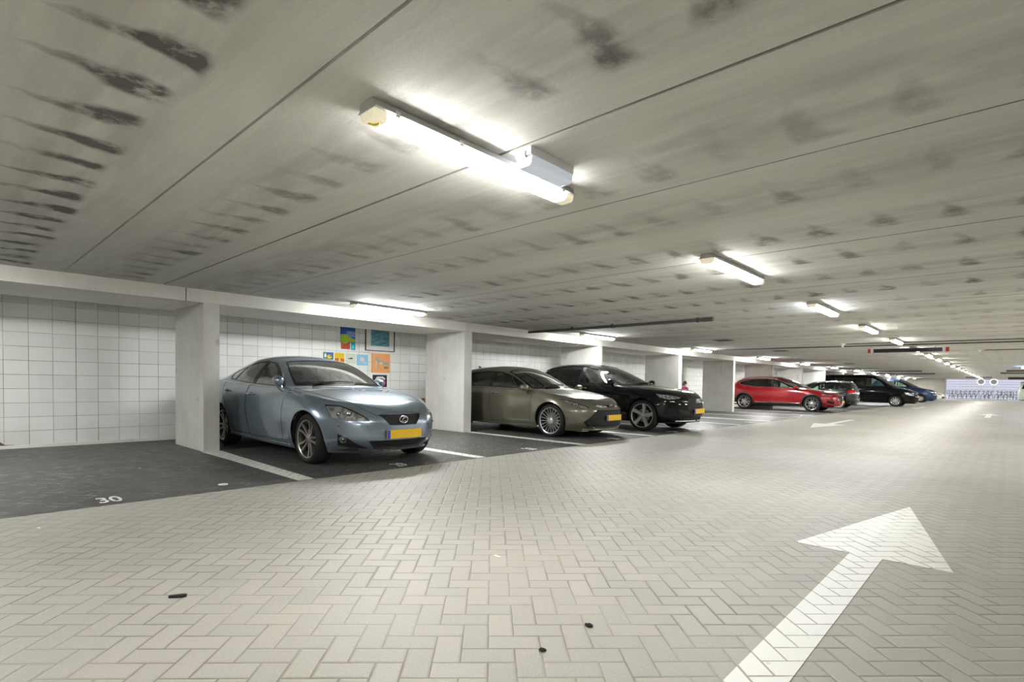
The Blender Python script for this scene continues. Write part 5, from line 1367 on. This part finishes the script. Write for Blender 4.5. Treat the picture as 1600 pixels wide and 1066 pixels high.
for sg in (-1, 1):
    b0 = len(tj); tj += [(q(0, sg*.115, .872), .044), (q(-.01, sg*.158, .73), .036), (q(.045, sg*.152, .63), .030)]; te += [(3, b0), (b0, b0+1), (b0+1, b0+2)]
skin_fig('sweater', tj, te, TOP_, t)
pj_ = [(q(0, 0, .575), .085, .10)]; pe = []
for sg in (-1, 1):
    b0 = len(pj_); pj_ += [(q(0, sg*.062, .53), .070), (q(.01, sg*.066, .30), .054), (q(-.01, sg*.066, .09), .042)]; pe += [(0, b0), (b0, b0+1), (b0+1, b0+2)]
skin_fig('trousers', pj_, pe, TROU, t)
mb = MB(); mb.ball(q(-.012, 0, 1.075), (.078, .074, .076), seg=18); mb.ball(q(-.045, 0, 1.04), (.055, .070, .07), seg=14); mb.build('hair', HAIR, t, smooth=60)
for sg in (-1, 1):
    mb = MB(); mb.ball(q(.072, sg*.028, 1.065), (.008, .010, .008), seg=10); mb.build('eye', MATTE, t, smooth=60)
    mb = MB(); mb.ball(q(.01, sg*.074, 1.05), (.014, .008, .02), seg=10); mb.build('ear', SKIN, t, smooth=60)
    mb = MB(); mb.box(-.04, sg*.065-.032, 0, .115, sg*.065+.032, .05, .015, M=Matrix.Scale(H_, 4)); mb.build('shoe', BLACKP, t, smooth=50)
mb = MB(); mb.ball(q(.082, 0, 1.045), (.014, .010, .012), seg=10); mb.build('nose', SKIN, t, smooth=60)
mb = MB(); mb.ball(q(.074, 0, 1.015), (.006, .020, .005), seg=10); mb.build('mouth', mat('lips', (.35, .12, .10), .5), t, smooth=60)

# ------------------------------------------------------------------ far end: grille gate, signs, bicycles outside
GATE = mat('gate_white', (.80, .80, .84), .4, metal=.0)
t = empty('roller_gate', (0, YEND+.12, 0), 0, 'white framed roller grille closing the far end of the garage', 'gate')
X0g, X1g = OPX, 5.0
for nm, (a, b, c, d) in dict(bottom_rail=(X0g, 0, X1g, .14), top_rail=(X0g, 2.16, X1g, 2.28), side_post=(X0g, .14, X0g+.12, 2.16)).items():
    mb = MB(); mb.box(a, -.05, b, c, .05, d, .005); mb.build(nm, GATE, t)
mb = MB(); mb.box(X1g-.12, -.05, .14, X1g, .05, 2.16, .005); mb.build('side_post', GATE, t)
for k in range(11):
    mb = MB(); z = .28+k*.18; mb.tube([(X0g+.1, 0, z), (X1g-.1, 0, z)], .010, 6); mb.build('grille_rod', GATE, t, smooth=60)
for k in range(9):
    mb = MB(); xx = X0g+1+k*1.0; mb.box(xx-.006, -.006, .14, xx+.006, .006, 2.16); mb.build('grille_link', GATE, t)
for x, lab in [(-2.19, 'round white-ringed sign on a thin post at the far gate, left of two'), (-1.22, 'round white-ringed sign on a thin post at the far gate, right of two')]:
    t = empty('round_sign', (x, 72.4, 0), 0, lab, 'sign', 'round signs at the far gate')
    mb = MB(); mb.tube([(0, 0, 0), (0, 0, 1.95)], .03, 10); mb.box(-.1, -.1, 0, .1, .1, .03, .005); mb.build('post', mat('post_pale_blue', (.62, .70, .85), .4), t, smooth=50)
    mb = MB(); mb.lathe([(.255, -.03), (.31, -.03), (.31, 0), (.255, 0)], 36, 'y', M=Matrix.Translation((0, -.03, 1.92)), closed=True); mb.build('ring', Tree('lit_ring_white', color=(.85, .85, .88), emit=(1, .93, .98), strength=.6).mat, t, smooth=40)
    mb = MB(); mb.lathe([(0, -.02), (.255, -.02), (.255, 0), (0, 0)], 36, 'y', M=Matrix.Translation((0, -.03, 1.92))); mb.build('sign_face', mat('sign_grey', (.50, .47, .49), .5), t)
struct('floor', MB().box(-14, YEND, -.12, 12, 92, -.002), m_concrete('yard_concrete', (.42, .41, .42), (.36, .35, .36)))
def m_louvre():
    t = Tree('louvre_lavender', rough=.6); x, y, z = t.geo(); a = (z/.30).fr(); t.set(color=t.mix(a.ss(.80, .92), (.50, .50, .55), (.22, .22, .25))); t.bump(a, .05, 1.0); return t.mat
struct('wall_yard', MB().box(-14, 86, 0, 12, 86.3, 3.4), m_louvre())
BM = mat('bike_frame_dark', (.03, .03, .045), .35); BT = mat('bike_tyre', (.012, .012, .014), .6); BF2 = mat('bike_frame_pale', (.55, .55, .62), .4)
def make_bike(fm):
    t = empty('bicycle', (0, 0, 0))
    for x in (0, 1.08):
        mb = MB(); mb.tube(ring_pts(26, lambda a: (x+.34*math.cos(a), 0, .345+.34*math.sin(a))), .020, 6, closed=True)
        w_ = mb.build('wheel', BT, t, smooth=60)
        mb = MB()
        for k in range(8): a = PI*k/8; mb.tube([(x-.32*math.cos(a), 0, .345-.32*math.sin(a)), (x+.32*math.cos(a), 0, .345+.32*math.sin(a))], .004, 4)
        mb.build('spokes', CHROME, w_)
    mb = MB(); A, B, C_, D = (0, 0, .345), (.45, 0, .30), (.30, 0, .82), (.93, 0, .88)
    for a, b in ((A, B), (A, C_), (B, C_), (C_, D), (B, D), (D, (1.08, 0, .345)), (D, (.90, 0, 1.02))): mb.tube([a, b], .020, 6)
    mb.build('frame', fm, t, smooth=60)
    mb = MB(); mb.tube([(.75, -.27, 1.03), (.84, -.24, 1.05), (.90, 0, 1.03), (.84, .24, 1.05), (.75, .27, 1.03)], .015, 6); mb.build('handlebar', BM, t, smooth=60)
    mb = MB(); mb.ball((.26, 0, .96), (.14, .08, .03)); mb.tube([C_, (.27, 0, .94)], .014, 6); mb.build('saddle', BT, t, smooth=60)
    return t
b1 = make_bike(BM); b2 = make_bike(BF2); r = random.Random(11)
for i in range(25):
    src = b2 if i in (4, 9, 18) else b1
    o = src if i in (0, 4) else copy_tree(src)
    o.location = (-5.6+(i%13)*.75+(.3 if i > 12 else 0), 77.6+(2.2 if i > 12 else 0)+r.uniform(-.15, .15), 0); o.rotation_euler = (r.uniform(-.03, .03), 0, 1.15+r.uniform(-.05, .05))
    tag(o, 'bicycle parked in the row behind the far gate, pale frame' if src is b2 else 'bicycle parked in the row behind the far gate, dark frame', 'bicycle', 'bicycles behind the far gate, pale frames' if src is b2 else 'bicycles behind the far gate, dark frames')
# pale van far right, tail out
src = [o for o in bpy.data.objects if o.parent is None and o.name.startswith('van')][0]
o = copy_tree(src); o.location = (4.70, 66.6, 0); tag(o, 'pale van at the right edge near the far gate, tail towards the aisle', 'car')
PALE = paint('paint_pale_green_white', (.62, .68, .62), .3)
def repaint(q_):
    for c in q_.children:
        if c.type == 'MESH' and c.material_slots and c.material_slots[0].material and c.material_slots[0].material.name == 'paint_black_van':
            c.material_slots[0].link = 'OBJECT'; c.material_slots[0].material = PALE
        repaint(c)
repaint(o)
